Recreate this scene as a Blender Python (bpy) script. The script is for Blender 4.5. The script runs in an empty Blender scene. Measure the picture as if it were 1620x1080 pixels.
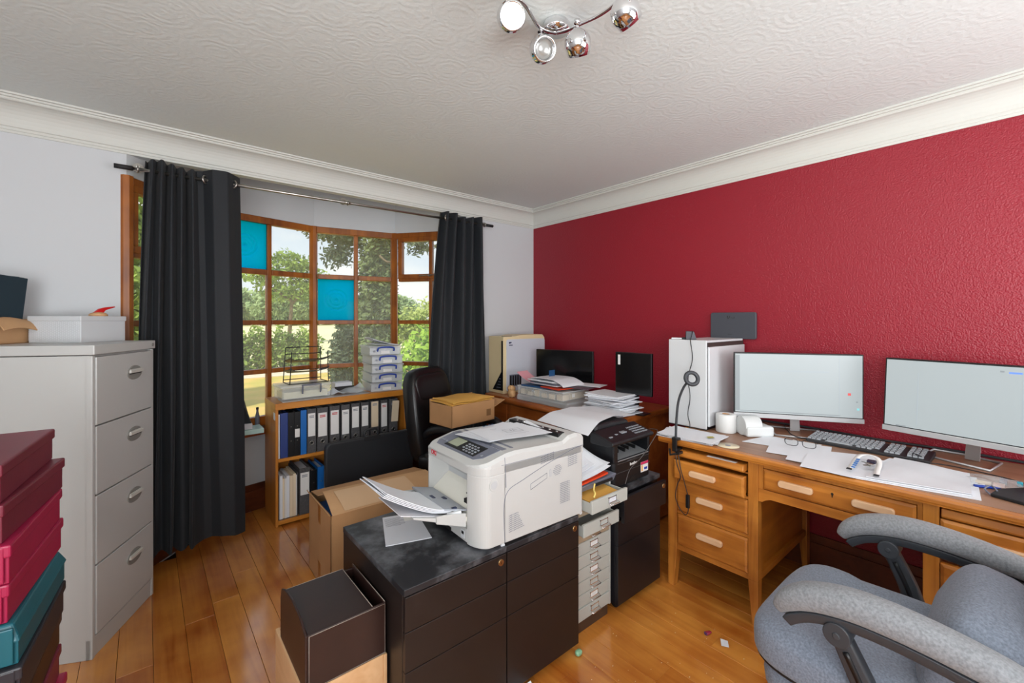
import bpy, bmesh, math, random
from mathutils import Vector, Matrix
S = bpy.context.scene
C = S.collection
R = math.radians
random.seed(7)

# ------------------------------------------------------------------ camera, world, sun, lights, exposure
cd = bpy.data.cameras.new('camera'); cam = bpy.data.objects.new('camera', cd); C.objects.link(cam)
cam.location = (0, 0, 1.4265); cam.rotation_euler = (R(90), 0, R(-40.15))
cd.sensor_width = 36.0; cd.lens = 36.0 * 688 / 1620; cd.shift_y = -34 / 1620; cd.clip_start = 0.02; cd.clip_end = 400
S.camera = cam
S.view_settings.view_transform = 'Standard'; S.view_settings.look = 'None'
S.view_settings.gamma = 1.0; S.view_settings.use_curve_mapping = False
S.view_settings.exposure = 0.5

def lin(h):
    if isinstance(h, (tuple, list)): return tuple(h)
    v = [int(h[i:i + 2], 16) / 255 for i in (0, 2, 4)]
    return tuple(c / 12.92 if c <= .04045 else ((c + .055) / 1.055) ** 2.4 for c in v)

W = bpy.data.worlds.new('world'); S.world = W; W.use_nodes = True
nt = W.node_tree; N = nt.nodes; L = nt.links; N.clear()
out = N.new('ShaderNodeOutputWorld'); bg = N.new('ShaderNodeBackground')
tc = N.new('ShaderNodeTexCoord'); sep = N.new('ShaderNodeSeparateXYZ')
L.new(tc.outputs['Generated'], sep.inputs[0])
gr = N.new('ShaderNodeValToRGB'); gr.color_ramp.elements[0].position = 0.0; gr.color_ramp.elements[0].color = (.86, .92, .98, 1)
gr.color_ramp.elements[1].position = .7; gr.color_ramp.elements[1].color = (.38, .60, .90, 1)
L.new(sep.outputs['Z'], gr.inputs[0])
no = N.new('ShaderNodeTexNoise'); no.inputs['Scale'].default_value = 3.2; no.inputs['Detail'].default_value = 7; no.inputs['Roughness'].default_value = .55
mp = N.new('ShaderNodeMapping'); mp.inputs['Scale'].default_value = (1, 1, 2.6)
L.new(tc.outputs['Generated'], mp.inputs[0]); L.new(mp.outputs[0], no.inputs['Vector'])
cr = N.new('ShaderNodeValToRGB'); cr.color_ramp.elements[0].position = .44; cr.color_ramp.elements[1].position = .60
L.new(no.outputs['Fac'], cr.inputs[0])
mx = N.new('ShaderNodeMix'); mx.data_type = 'RGBA'; mx.inputs[7].default_value = (1, 1, 1, 1)
L.new(cr.outputs[0], mx.inputs[0]); L.new(gr.outputs[0], mx.inputs[6])
L.new(mx.outputs[2], bg.inputs[0]); bg.inputs[1].default_value = 0.82
L.new(bg.outputs[0], out.inputs[0])

def lamp(name, typ, loc, rot, energy, color=(1, 1, 1), **k):
    d = bpy.data.lights.new(name, typ); d.energy = energy; d.color = color
    for a, b in k.items(): setattr(d, a, b)
    o = bpy.data.objects.new(name, d); o.location = loc; o.rotation_euler = rot; C.objects.link(o); return o
lamp('sun', 'SUN', (0, 0, 8), (R(46), 0, R(-62)), 3.6, (1, .96, .88), angle=R(3))
lamp('fill_behind', 'AREA', (-0.95, -1.0, 1.55), (R(121), 0, R(-42)), 84, (.97, .985, 1), shape='RECTANGLE', size=1.9, size_y=1.5)  # added fill light behind the camera; the wall there has no window
lamp('fill_side', 'AREA', (1.7, -1.25, 1.5), (R(124), 0, 0), 42, (.97, .985, 1), shape='RECTANGLE', size=1.8, size_y=1.3)  # second added fill, tilted up to brighten the ceiling

# ------------------------------------------------------------------ materials
MATS = {}
def M(name, col, rough=.5, metal=0, bump=None, var=None, emit=None, alpha=None, coat=0, spec=None, trans=0, sheen=0):
    m = bpy.data.materials.new(name); m.use_nodes = True; nt = m.node_tree; b = nt.nodes['Principled BSDF']
    c = lin(col); b.inputs['Base Color'].default_value = (*c, 1)
    b.inputs['Roughness'].default_value = rough; b.inputs['Metallic'].default_value = metal
    if coat: b.inputs['Coat Weight'].default_value = coat; b.inputs['Coat Roughness'].default_value = .12
    if spec is not None: b.inputs['Specular IOR Level'].default_value = spec
    if trans: b.inputs['Transmission Weight'].default_value = trans
    if sheen: b.inputs['Sheen Weight'].default_value = sheen
    if alpha is not None: b.inputs['Alpha'].default_value = alpha
    if emit: b.inputs['Emission Color'].default_value = (*lin(emit[0]), 1); b.inputs['Emission Strength'].default_value = emit[1]
    tc = nt.nodes.new('ShaderNodeTexCoord')
    if var:
        n = nt.nodes.new('ShaderNodeTexNoise'); n.inputs['Scale'].default_value = var[0]; n.inputs['Detail'].default_value = 5
        mp = nt.nodes.new('ShaderNodeMapping'); mp.inputs['Scale'].default_value = var[2] if len(var) > 2 else (1, 1, 1)
        r = nt.nodes.new('ShaderNodeValToRGB'); a = var[1]
        r.color_ramp.elements[0].position = .3; r.color_ramp.elements[1].position = .7
        r.color_ramp.elements[0].color = (*[x * (1 - a) for x in c], 1)
        r.color_ramp.elements[1].color = (*[min(1, x * (1 + a)) for x in c], 1)
        nt.links.new(tc.outputs['Object'], mp.inputs[0]); nt.links.new(mp.outputs[0], n.inputs['Vector'])
        nt.links.new(n.outputs['Fac'], r.inputs[0]); nt.links.new(r.outputs[0], b.inputs['Base Color'])
    if bump:
        n = nt.nodes.new('ShaderNodeTexNoise'); n.inputs['Scale'].default_value = bump[0]; n.inputs['Detail'].default_value = 4
        bp = nt.nodes.new('ShaderNodeBump'); bp.inputs['Strength'].default_value = bump[1]; bp.inputs['Distance'].default_value = bump[2]
        nt.links.new(tc.outputs['Object'], n.inputs['Vector']); nt.links.new(n.outputs['Fac'], bp.inputs['Height'])
        nt.links.new(bp.outputs[0], b.inputs['Normal'])
    MATS[name] = m; return m

def wood(name, c1, c2, axis='Y', rough=.35, scale=1.0, rnd=False, coat=0.0, bump=.15):
    m = bpy.data.materials.new(name); m.use_nodes = True; nt = m.node_tree; b = nt.nodes['Principled BSDF']
    N = nt.nodes; L = nt.links
    tc = N.new('ShaderNodeTexCoord'); mp = N.new('ShaderNodeMapping')
    s = [26 * scale, 26 * scale, 26 * scale]; s['XYZ'.index(axis)] = 1.6 * scale
    mp.inputs['Scale'].default_value = s
    L.new(tc.outputs['Object'], mp.inputs[0])
    n = N.new('ShaderNodeTexNoise'); n.inputs['Scale'].default_value = 1.0; n.inputs['Detail'].default_value = 6; n.inputs['Distortion'].default_value = .8
    L.new(mp.outputs[0], n.inputs['Vector'])
    n2 = N.new('ShaderNodeTexNoise'); n2.inputs['Scale'].default_value = 5; n2.inputs['Detail'].default_value = 3
    L.new(tc.outputs['Object'], n2.inputs['Vector'])
    ad = N.new('ShaderNodeMath'); ad.operation = 'MULTIPLY_ADD'; ad.inputs[1].default_value = .55; 
    L.new(n2.outputs['Fac'], ad.inputs[0])
    hf = N.new('ShaderNodeMath'); hf.operation = 'MULTIPLY'; hf.inputs[1].default_value = .5; L.new(n.outputs['Fac'], hf.inputs[0])
    L.new(hf.outputs[0], ad.inputs[2])
    src = ad.outputs[0]
    if rnd:
        oi = N.new('ShaderNodeObjectInfo')
        va = N.new('ShaderNodeVectorMath'); va.operation = 'ADD'
        sc = N.new('ShaderNodeVectorMath'); sc.operation = 'SCALE'; sc.inputs['Scale'].default_value = 40
        L.new(oi.outputs['Random'], sc.inputs[0]); L.new(mp.outputs[0], va.inputs[0]); L.new(sc.outputs[0], va.inputs[1])
        L.new(va.outputs[0], n.inputs['Vector'])
        a2 = N.new('ShaderNodeMath'); a2.operation = 'MULTIPLY_ADD'; a2.inputs[1].default_value = .16
        L.new(oi.outputs['Random'], a2.inputs[0]); L.new(src, a2.inputs[2])
        s2 = N.new('ShaderNodeMath'); s2.operation = 'SUBTRACT'; s2.inputs[1].default_value = .08; L.new(a2.outputs[0], s2.inputs[0]); src = s2.outputs[0]
    r = N.new('ShaderNodeValToRGB'); r.color_ramp.elements[0].position = .34; r.color_ramp.elements[1].position = .68
    r.color_ramp.elements[0].color = (*lin(c1), 1); r.color_ramp.elements[1].color = (*lin(c2), 1)
    L.new(src, r.inputs[0]); L.new(r.outputs[0], b.inputs['Base Color'])
    b.inputs['Roughness'].default_value = rough
    if coat: b.inputs['Coat Weight'].default_value = coat; b.inputs['Coat Roughness'].default_value = .15
    if bump:
        bp = N.new('ShaderNodeBump'); bp.inputs['Strength'].default_value = bump; bp.inputs['Distance'].default_value = .002
        L.new(n.outputs['Fac'], bp.inputs['Height']); L.new(bp.outputs[0], b.inputs['Normal'])
    MATS[name] = m; return m

# walls and ceiling
m_white_wall = M('pale_wall_paint', 'C9CCCF', .75, bump=(90, .12, .002))
m_soffit = m_white_wall
m_cornice = M('cornice_white', 'CECFC9', .6)
def red_wall():
    m = M('red_textured_paint', '8E1226', .42)
    nt = m.node_tree; N = nt.nodes; L = nt.links; b = N['Principled BSDF']
    tc = N.new('ShaderNodeTexCoord')
    n = N.new('ShaderNodeTexNoise'); n.inputs['Scale'].default_value = 95; n.inputs['Detail'].default_value = 2; n.inputs['Roughness'].default_value = .5
    v = N.new('ShaderNodeTexNoise'); v.inputs['Scale'].default_value = 160; v.inputs['Detail'].default_value = 1; v.inputs['Distortion'].default_value = 0
    a = N.new('ShaderNodeMath'); a.operation = 'ADD'
    L.new(tc.outputs['Object'], n.inputs['Vector']); L.new(tc.outputs['Object'], v.inputs['Vector'])
    L.new(n.outputs['Fac'], a.inputs[0]); L.new(v.outputs['Fac'], a.inputs[1])
    bp = N.new('ShaderNodeBump'); bp.inputs['Strength'].default_value = .6; bp.inputs['Distance'].default_value = .004
    L.new(a.outputs[0], bp.inputs['Height']); L.new(bp.outputs[0], b.inputs['Normal'])
    return m
m_red = red_wall()
def ceiling_mat():
    m = M('embossed_ceiling_paper', 'D6DCDA', .8)
    nt = m.node_tree; N = nt.nodes; L = nt.links; b = N['Principled BSDF']
    tc = N.new('ShaderNodeTexCoord')
    vo = N.new('ShaderNodeTexVoronoi'); vo.inputs['Scale'].default_value = 6.5; vo.inputs['Randomness'].default_value = .55
    L.new(tc.outputs['Object'], vo.inputs['Vector'])
    w = N.new('ShaderNodeMath'); w.operation = 'MULTIPLY'; w.inputs[1].default_value = 38; L.new(vo.outputs['Distance'], w.inputs[0])
    s = N.new('ShaderNodeMath'); s.operation = 'SINE'; L.new(w.outputs[0], s.inputs[0])
    n = N.new('ShaderNodeTexNoise'); n.inputs['Scale'].default_value = 70; n.inputs['Detail'].default_value = 4; L.new(tc.outputs['Object'], n.inputs['Vector'])
    ad = N.new('ShaderNodeMath'); ad.operation = 'MULTIPLY_ADD'; ad.inputs[1].default_value = 1.6
    L.new(n.outputs['Fac'], ad.inputs[0]); 
    q = N.new('ShaderNodeMath'); q.operation = 'MULTIPLY'; q.inputs[1].default_value = .22; L.new(s.outputs[0], q.inputs[0]); L.new(q.outputs[0], ad.inputs[2])
    bp = N.new('ShaderNodeBump'); bp.inputs['Strength'].default_value = .5; bp.inputs['Distance'].default_value = .0022
    L.new(ad.outputs[0], bp.inputs['Height']); L.new(bp.outputs[0], b.inputs['Normal'])
    return m
m_ceil = ceiling_mat()
m_plank = wood('pine_plank', 'A65618', 'DA9240', 'Y', .3, .8, rnd=True, coat=1.0, bump=.05)
m_plank.node_tree.nodes['Principled BSDF'].inputs['Coat IOR'].default_value = 1.7
m_plank.node_tree.nodes['Principled BSDF'].inputs['Coat Roughness'].default_value = .13
m_under = M('dark_subfloor', '2A1608', .9)
m_frame = wood('orange_stained_frame', '70360C', 'B0661E', 'Z', .4, 1)
m_sill = wood('mahogany_sill', '6A2A10', '9A4A1E', 'X', .35, 1)
m_skirt = wood('dark_skirting', '4A200C', '70361A', 'X', .4, 1)
m_oak = wood('golden_oak', '8E4C14', 'CE8838', 'Z', .38, 1.2, coat=.15)
m_oakY = wood('golden_oak_long', '8E4A12', 'CC8434', 'Y', .38, 1.2, coat=.15)
m_oakX = wood('golden_oak_side', '8E4E16', 'BC7428', 'X', .38, .8)
m_desktop = wood('worn_desk_top', '7A543E', 'A07A60', 'Y', .42, .7)
m_handle = wood('bare_oak_handle', 'D0A27A', 'E6C29C', 'Y', .5, 1)
m_bookcase = wood('bookcase_oak', 'A86420', 'C8822E', 'Z', .4, .6)
m_bookX = wood('bookcase_oak_long', 'B06A1E', 'D08A34', 'X', .4, .6)
m_redwood = wood('reddish_desk_wood', '7E3A12', 'B0622A', 'Y', .32, .6, coat=.3)
m_lightwood = wood('pale_beech', 'C99A6C', 'E0B88C', 'Y', .5, .7)
m_white_metal = M('white_enamel', 'BEBFBD', .38, bump=(300, .03, .0005))
m_grey_plastic = M('grey_handle_plastic', '85847F', .45)
m_grip = M('pale_grip_plastic', 'C9C7C0', .4)
m_dark = M('near_black', '101012', .5)
m_chrome = M('chrome', 'E6E6E8', .06, 1)
m_steel = M('brushed_steel', 'A9A6A0', .3, 1)
m_brass = M('brass_lock', 'C9A878', .3, 1)
m_curtain = M('black_navy_curtain', '11161C', .72, bump=(500, .2, .0008), sheen=.06)
m_blackplastic = M('black_plastic', '0E1014', .42, bump=(400, .05, .0004))
m_blackmatte = M('black_matte', '18181B', .6)
m_leather = M('black_leather', '0D0D0F', .34, bump=(120, .12, .001))
m_brown_leather = M('dark_brown_leather', '2C1A16', .36, bump=(260, .12, .0008), var=(9, .2))
def dusty():
    m = M('dusty_black_top', '2A2B2F', .42); nt = m.node_tree; N = nt.nodes; L = nt.links; b = N['Principled BSDF']
    tc = N.new('ShaderNodeTexCoord'); n = N.new('ShaderNodeTexNoise'); n.inputs['Scale'].default_value = 5.5; n.inputs['Detail'].default_value = 8; n.inputs['Roughness'].default_value = .62
    r = N.new('ShaderNodeValToRGB'); e = r.color_ramp.elements; e[0].position = .50; e[0].color = (*lin('222327'), 1); e[1].position = .82; e[1].color = (*lin('8C8E94'), 1)
    L.new(tc.outputs['Object'], n.inputs['Vector']); L.new(n.outputs['Fac'], r.inputs[0]); L.new(r.outputs[0], b.inputs['Base Color']); return m
m_ped_top = dusty()
m_ped = M('black_brown_laminate', '1D1513', .45, bump=(350, .05, .0004), var=(14, .12))
m_ped3 = M('black_laminate', '121217', .42, var=(9, .25))
m_card = M('brown_cardboard', 'B08459', .8, var=(6, .08))
m_card2 = M('light_cardboard', 'C79C70', .8, var=(6, .08))
m_envelope = M('manila_padded_envelope', 'CF9D4A', .6, bump=(60, .3, .002))
m_paper = M('white_paper', 'DBDEE4', .65)
m_paper2 = M('greyish_paper', 'D2D3D8', .65)
m_cream = M('aged_cream_plastic', 'DCC9A0', .45)
m_printer = M('printer_grey_white', 'BCBCBA', .42, bump=(600, .04, .0003))
m_printer_in = M('printer_inner_grey', 'B4B6B8', .45)
m_slate = M('slate_blue_grey_plastic', '6E7280', .4)
m_slate_l = M('light_slate_plastic', 'A4A9B2', .4)
m_lcd = M('lcd_green_grey', '9AA08A', .25)
m_clear = M('clear_plastic', 'F2F6F8', .12, alpha=.2, spec=.6)
m_frost = M('frosted_plastic', 'E4E8EA', .3, alpha=.42)
m_blue = M('blue_handle', '1C3FA0', .35)
m_bblue = M('bright_blue_card', '1466B4', .45)
m_nblue = M('navy_blue_card', '273C7C', .5)
m_grey_spine = M('dark_grey_marbled_card', '4B4A4C', .6, var=(90, .3))
m_label = M('white_label', 'E2E0DE', .6)
m_label2 = M('cream_label', 'E0CDB0', .6)
m_print = M('print_grey', '8A8C94', .7)
m_printred = M('print_red', 'C85050', .7)
m_burg = M('burgundy_book_cloth', '6C1E30', .42, bump=(180, .2, .0008), var=(5, .15))
m_burg2 = M('bright_burgundy_cloth', '9A1440', .42, bump=(180, .2, .0008), var=(5, .12))
m_teal = M('teal_book_cloth', '0F5662', .42, bump=(180, .2, .0008), var=(5, .15))
m_black_cloth = M('black_book_cloth', '26242A', .45, bump=(180, .2, .0008))
m_fabric = M('grey_tweed_fabric', '767E8C', .95, bump=(600, .5, .0014), var=(190, .26), sheen=.15)
m_fabric_arm = M('worn_grey_tweed', '84868A', .95, bump=(600, .5, .0014), var=(170, .24), sheen=.15)
m_arm_plastic = M('dark_arm_plastic', '33363B', .45)
m_screen = M('lit_screen', '707678', .35, emit=('C0CACC', .42))
m_silver = M('silver_plastic', 'B9BABC', .35, .3)
m_scrdark = M('dark_screen_glass', '0C0D0F', .16)
m_router = M('charcoal_router', '43454D', .5)
m_white_case = M('white_case_panel', 'D0D3D6', .3)
m_tissue = M('tissue_white', 'D8D9D8', .9, bump=(200, .15, .001))
m_tape = M('matt_translucent_tape', 'CDD0D0', .4)
m_cable = M('dark_cable', '26262A', .5)
m_wcable = M('white_cable', 'C8C4BC', .5)
m_redplastic = M('red_plastic', 'C01818', .3)
m_turq = M('pale_turquoise_glass', 'BFE0DA', .2)
m_key = M('pale_key_cap', '8E9298', .5)
m_kbd = M('keyboard_black', '26272A', .45)
m_purple = M('purple_glow_ring', '8A20A0', .3, emit=('C030E0', .8))
m_bulb = M('bulb_lit', 'FFF6E0', .3, emit=('FFF0D2', 9))
m_bulb2 = M('bulb_face', '8E8E8C', .2, .4, emit=('FFF4E4', .06))
m_orangered = M('orange_red_folder', 'D2401C', .5)
m_pink = M('pink_card', 'D89AA4', .6)
m_bluecard = M('deep_blue_card', '1A4A78', .5)
m_darkdenim = M('dark_teal_cloth', '1C333F', .8, bump=(200, .2, .001))
m_mesh_metal = M('black_wire_mesh', '2A2A2A', .45)

# ------------------------------------------------------------------ geometry helpers
class B:
    def __init__(s): s.bm = bmesh.new()
    def _add(s, vs, fs, mtx=None, smooth=False):
        bv = [s.bm.verts.new(mtx @ Vector(v) if mtx else v) for v in vs]
        for f in fs:
            try:
                fc = s.bm.faces.new([bv[i] for i in f]); fc.smooth = smooth
            except ValueError: pass
        return s
    def box(s, x0, x1, y0, y1, z0, z1, mtx=None):
        v = [(x0, y0, z0), (x1, y0, z0), (x1, y1, z0), (x0, y1, z0), (x0, y0, z1), (x1, y0, z1), (x1, y1, z1), (x0, y1, z1)]
        return s._add(v, [(3, 2, 1, 0), (4, 5, 6, 7), (0, 1, 5, 4), (1, 2, 6, 5), (2, 3, 7, 6), (3, 0, 4, 7)], mtx)
    def hexa(s, v):
        return s._add(v, [(3, 2, 1, 0), (4, 5, 6, 7), (0, 1, 5, 4), (1, 2, 6, 5), (2, 3, 7, 6), (3, 0, 4, 7)])
    def prism(s, poly, a, b, axis='Z', mtx=None, smooth=False):
        n = len(poly)
        def P(p, t):
            return {'Z': (p[0], p[1], t), 'Y': (p[0], t, p[1]), 'X': (t, p[0], p[1])}[axis]
        v = [P(p, a) for p in poly] + [P(p, b) for p in poly]
        f = [tuple(range(n - 1, -1, -1)), tuple(range(n, 2 * n))]
        s._add(v, f + [(i, (i + 1) % n, n + (i + 1) % n, n + i) for i in range(n)], mtx, False)
        return s
    def tube(s, pts, r, n=8, closed=False, cap=True):
        pts = [Vector(p) for p in pts]; k = len(pts); rings = []
        up = Vector((0, 0, 1))
        prev = None
        for i, p in enumerate(pts):
            if closed: d = pts[(i + 1) % k] - pts[i - 1]
            else: d = pts[min(i + 1, k - 1)] - pts[max(i - 1, 0)]
            d = d.normalized() if d.length > 1e-9 else Vector((0, 0, 1))
            if prev is None:
                a = d.orthogonal().normalized()
            else:
                a = (prev - d * prev.dot(d)); a = a.normalized() if a.length > 1e-6 else d.orthogonal().normalized()
            prev = a; b = d.cross(a)
            rr = r[i] if isinstance(r, (list, tuple)) else r
            rings.append([s.bm.verts.new(p + a * rr * math.cos(t * 2 * math.pi / n) + b * rr * math.sin(t * 2 * math.pi / n)) for t in range(n)])
        for i in range(k if closed else k - 1):
            A, Bn = rings[i], rings[(i + 1) % k]
            for t in range(n):
                f = s.bm.faces.new((A[t], A[(t + 1) % n], Bn[(t + 1) % n], Bn[t])); f.smooth = True
        if cap and not closed:
            s.bm.faces.new(rings[0][::-1]); s.bm.faces.new(rings[-1])
        return s
    def cyl(s, p0, p1, r0, r1=None, n=16):
        r1 = r0 if r1 is None else r1
        return s.tube([p0, p1], [r0, r1], n)
    def lathe(s, prof, n=24, mtx=None, smooth=True):
        v = []; f = []
        for r, z in prof:
            for t in range(n): v.append((r * math.cos(2 * math.pi * t / n), r * math.sin(2 * math.pi * t / n), z))
        k = len(prof)
        for i in range(k - 1):
            for t in range(n): f.append((i * n + t, i * n + (t + 1) % n, (i + 1) * n + (t + 1) % n, (i + 1) * n + t))
        f.append(tuple(range(n - 1, -1, -1))); f.append(tuple((k - 1) * n + t for t in range(n)))
        return s._add(v, f, mtx, smooth)
    def sheet(s, fn, nu, nv, th=.0006, smooth=True):
        top = [[Vector(fn(i / nu, j / nv)) for j in range(nv + 1)] for i in range(nu + 1)]
        def nrm(i, j):
            a = top[min(i + 1, nu)][j] - top[max(i - 1, 0)][j]; b = top[i][min(j + 1, nv)] - top[i][max(j - 1, 0)]
            c = a.cross(b); return c.normalized() if c.length > 1e-12 else Vector((0, 0, 1))
        A = [[s.bm.verts.new(top[i][j]) for j in range(nv + 1)] for i in range(nu + 1)]
        D = [[s.bm.verts.new(top[i][j] - nrm(i, j) * th) for j in range(nv + 1)] for i in range(nu + 1)]
        def F(*q, sm=True):
            try:
                f = s.bm.faces.new(q); f.smooth = smooth and sm
                if not sm:
                    for e in f.edges: e.smooth = False
            except ValueError: pass
        for i in range(nu):
            for j in range(nv):
                F(A[i][j], A[i + 1][j], A[i + 1][j + 1], A[i][j + 1]); F(D[i][j + 1], D[i + 1][j + 1], D[i + 1][j], D[i][j])
        for i in range(nu):
            F(A[i + 1][0], A[i][0], D[i][0], D[i + 1][0], sm=False); F(A[i][nv], A[i + 1][nv], D[i + 1][nv], D[i][nv], sm=False)
        for j in range(nv):
            F(A[0][j], A[0][j + 1], D[0][j + 1], D[0][j], sm=False); F(A[nu][j + 1], A[nu][j], D[nu][j], D[nu][j + 1], sm=False)
        return s
    def blob(s, c, h, e1=.5, e2=.5, nu=28, nv=16, fn=None, mtx=None):
        def sp(w, e): return math.copysign(abs(w) ** e, w)
        v = []; f = []
        for j in range(nv + 1):
            ph = -math.pi / 2 + math.pi * j / nv
            for i in range(nu):
                th = 2 * math.pi * i / nu
                x = sp(math.cos(ph), e1) * sp(math.cos(th), e2); y = sp(math.cos(ph), e1) * sp(math.sin(th), e2); z = sp(math.sin(ph), e1)
                p = Vector((x, y, z))
                if fn: p = fn(p)
                v.append((c[0] + p.x * h[0], c[1] + p.y * h[1], c[2] + p.z * h[2]))
        for j in range(nv):
            for i in range(nu): f.append((j * nu + i, j * nu + (i + 1) % nu, (j + 1) * nu + (i + 1) % nu, (j + 1) * nu + i))
        return s._add(v, f, mtx, True)
    def sweep(s, pts, prof, smooth=True, up=(0, 0, 1)):
        # prof(i) -> list of (side, up) offsets
        pts = [Vector(p) for p in pts]; k = len(pts); rings = []
        for i, p in enumerate(pts):
            d = (pts[min(i + 1, k - 1)] - pts[max(i - 1, 0)]).normalized()
            sd = d.cross(Vector(up)).normalized(); u = sd.cross(d)
            rings.append([s.bm.verts.new(p + sd * a + u * b) for a, b in prof(i)])
        n = len(rings[0])
        for i in range(k - 1):
            for t in range(n):
                f = s.bm.faces.new((rings[i][t], rings[i][(t + 1) % n], rings[i + 1][(t + 1) % n], rings[i + 1][t])); f.smooth = smooth
        s.bm.faces.new(rings[0][::-1]); s.bm.faces.new(rings[-1])
        return s

def rrect(x0, x1, y0, y1, r, n=5):
    out = []
    for cx, cy, a in ((x1 - r, y1 - r, 0), (x0 + r, y1 - r, 90), (x0 + r, y0 + r, 180), (x1 - r, y0 + r, 270)):
        for i in range(n + 1):
            t = R(a + 90 * i / n); out.append((cx + r * math.cos(t), cy + r * math.sin(t)))
    return out
def oval(cx, cy, a, b, n=24): return [(cx + a * math.cos(2 * math.pi * i / n), cy + b * math.sin(2 * math.pi * i / n)) for i in range(n)]
def bez(p, n=24):
    # Catmull-Rom through points
    p = [Vector(q) for q in p]; out = []
    for i in range(len(p) - 1):
        a = p[max(i - 1, 0)]; b = p[i]; c = p[i + 1]; d = p[min(i + 2, len(p) - 1)]
        m = max(2, n // (len(p) - 1))
        for k in range(m):
            t = k / m
            out.append(.5 * ((2 * b) + (c - a) * t + (2 * a - 5 * b + 4 * c - d) * t * t + (3 * b - a - 3 * c + d) * t ** 3))
    out.append(p[-1]); return out

def thing(name, label, cat, loc=(0, 0, 0), rz=0, group=None, kind=None):
    o = bpy.data.objects.new(name, None); o.empty_display_size = .05; C.objects.link(o)
    o.location = loc; o.rotation_euler = (0, 0, rz)
    if kind: o['kind'] = kind
    if label: o['label'] = label
    if cat: o['category'] = cat
    if group: o['group'] = group
    o['_w'] = 1; return o
def mw(o):
    m = Matrix.Translation(o.location) @ o.rotation_euler.to_matrix().to_4x4() if o else Matrix()
    return mw(o.parent) @ m if o and o.parent else m
def obj(name, b, mat, parent=None, bevel=0, seg=2, world=True, label=None, smooth=None, kind=None):
    """link a builder as ONE mesh; with world=True the builder's coordinates are world coordinates"""
    me = bpy.data.meshes.new(name); bm = b.bm
    bmesh.ops.recalc_face_normals(bm, faces=bm.faces)
    if parent is not None and world: bm.transform(mw(parent).inverted())
    bm.to_mesh(me); bm.free()
    o = bpy.data.objects.new(name, me); C.objects.link(o)
    if mat: me.materials.append(mat)
    if parent is not None: o.parent = parent
    if bevel:
        md = o.modifiers.new('bevel', 'BEVEL'); md.width = bevel; md.segments = seg; md.limit_method = 'ANGLE'; md.angle_limit = R(40)
        md.harden_normals = False
    if smooth:
        for p in me.polygons: p.use_smooth = True
    if label: o['label'] = label
    if kind: o['kind'] = kind
    return o
def solo(name, b, mat, label, cat, loc, rz=0, group=None, world=True, bevel=0, smooth=None, kind=None, seg=2):
    """a thing that is one mesh, with its origin at loc"""
    m = Matrix.Translation(loc) @ Matrix.Rotation(rz, 4, 'Z')
    if world: b.bm.transform(m.inverted())
    o = obj(name, b, mat, None, bevel, seg, True, label, smooth, kind)
    o.location = loc; o.rotation_euler = (0, 0, rz); o['category'] = cat
    if group: o['group'] = group
    return o
def dup(root, loc, rz=None, label=None):
    r = root.copy(); C.objects.link(r); r.location = loc
    if rz is not None: r.rotation_euler = (0, 0, rz)
    if label: r['label'] = label
    for ch in root.children:
        c = ch.copy(); C.objects.link(c); c.parent = r
        for g in ch.children:
            d = g.copy(); C.objects.link(d); d.parent = c
    return r
def text(name, s, size, mtx, mat, parent, depth=.0006, bold=False):
    cu = bpy.data.curves.new('t', 'FONT'); cu.body = s; cu.size = size; cu.extrude = depth; cu.align_x = 'CENTER'; cu.align_y = 'CENTER'
    if bold: cu.offset = size * .02
    t = bpy.data.objects.new('t', cu); C.objects.link(t)
    dg = bpy.context.evaluated_depsgraph_get(); me = bpy.data.meshes.new_from_object(t.evaluated_get(dg))
    bpy.data.objects.remove(t); bpy.data.curves.remove(cu)
    me.name = name; me.materials.clear(); me.materials.append(mat)
    me.transform(mw(parent).inverted() @ mtx if parent else mtx)
    o = bpy.data.objects.new(name, me); C.objects.link(o)
    if parent: o.parent = parent
    return o
def frame_mtx(org, xd, yd):
    x = Vector(xd).normalized(); y = Vector(yd).normalized(); z = x.cross(y)
    return Matrix(((x.x, y.x, z.x, org[0]), (x.y, y.y, z.y, org[1]), (x.z, y.z, z.z, org[2]), (0, 0, 0, 1)))

# ------------------------------------------------------------------ room shell
XL, XR, YF, YB, ZC = -1.45, 2.95, -1.45, 3.166, 2.485
P0, P1, P2, P3, P4 = (-.078, YB), (.395, 3.70), (1.085, 3.865), (1.74, 3.715), (2.15, YB)
ZS, ZT, ZL = .62, 2.215, 2.62       # sill and head of the bay window
BAY = [P0, P1, P2, P3, P4]
def offset(poly, d):      # open polyline moved outward (away from the room) by d
    out = []
    for i, p in enumerate(poly):
        ds = []
        for a, b in ((i - 1, i), (i, i + 1)):
            if a >= 0 and b < len(poly):
                v = Vector((poly[b][0] - poly[a][0], poly[b][1] - poly[a][1])).normalized(); ds.append(Vector((-v.y, v.x)))
        n = sum(ds, Vector((0, 0))).normalized(); k = d / max(.3, n.dot(ds[0]))
        out.append((p[0] + n.x * k, p[1] + n.y * k))
    return out
OUT = offset(BAY, .22)
def st(o): o['kind'] = 'structure'; return o
fl = thing('floor', 'worn orange pine floorboards running towards the window', None, (0, 0, 0), kind='structure')
b = B(); b.box(XL, XR, YF, YB, -.06, -.021)
b.prism([(P0[0] - .05, YB)] + [(P4[0] + .05, YB)] + [OUT[3], OUT[2], OUT[1]], -.06, -.021); obj('subfloor', b, m_under, fl)
pw = .1163; k = 0; x = .375 - pw * 16
def bay_y(x):
    for a, c in zip(BAY[:-1], BAY[1:]):
        if a[0] <= x <= c[0]: return a[1] + (c[1] - a[1]) * (x - a[0]) / (c[0] - a[0])
    return YB
rf = random.Random(3)
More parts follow.
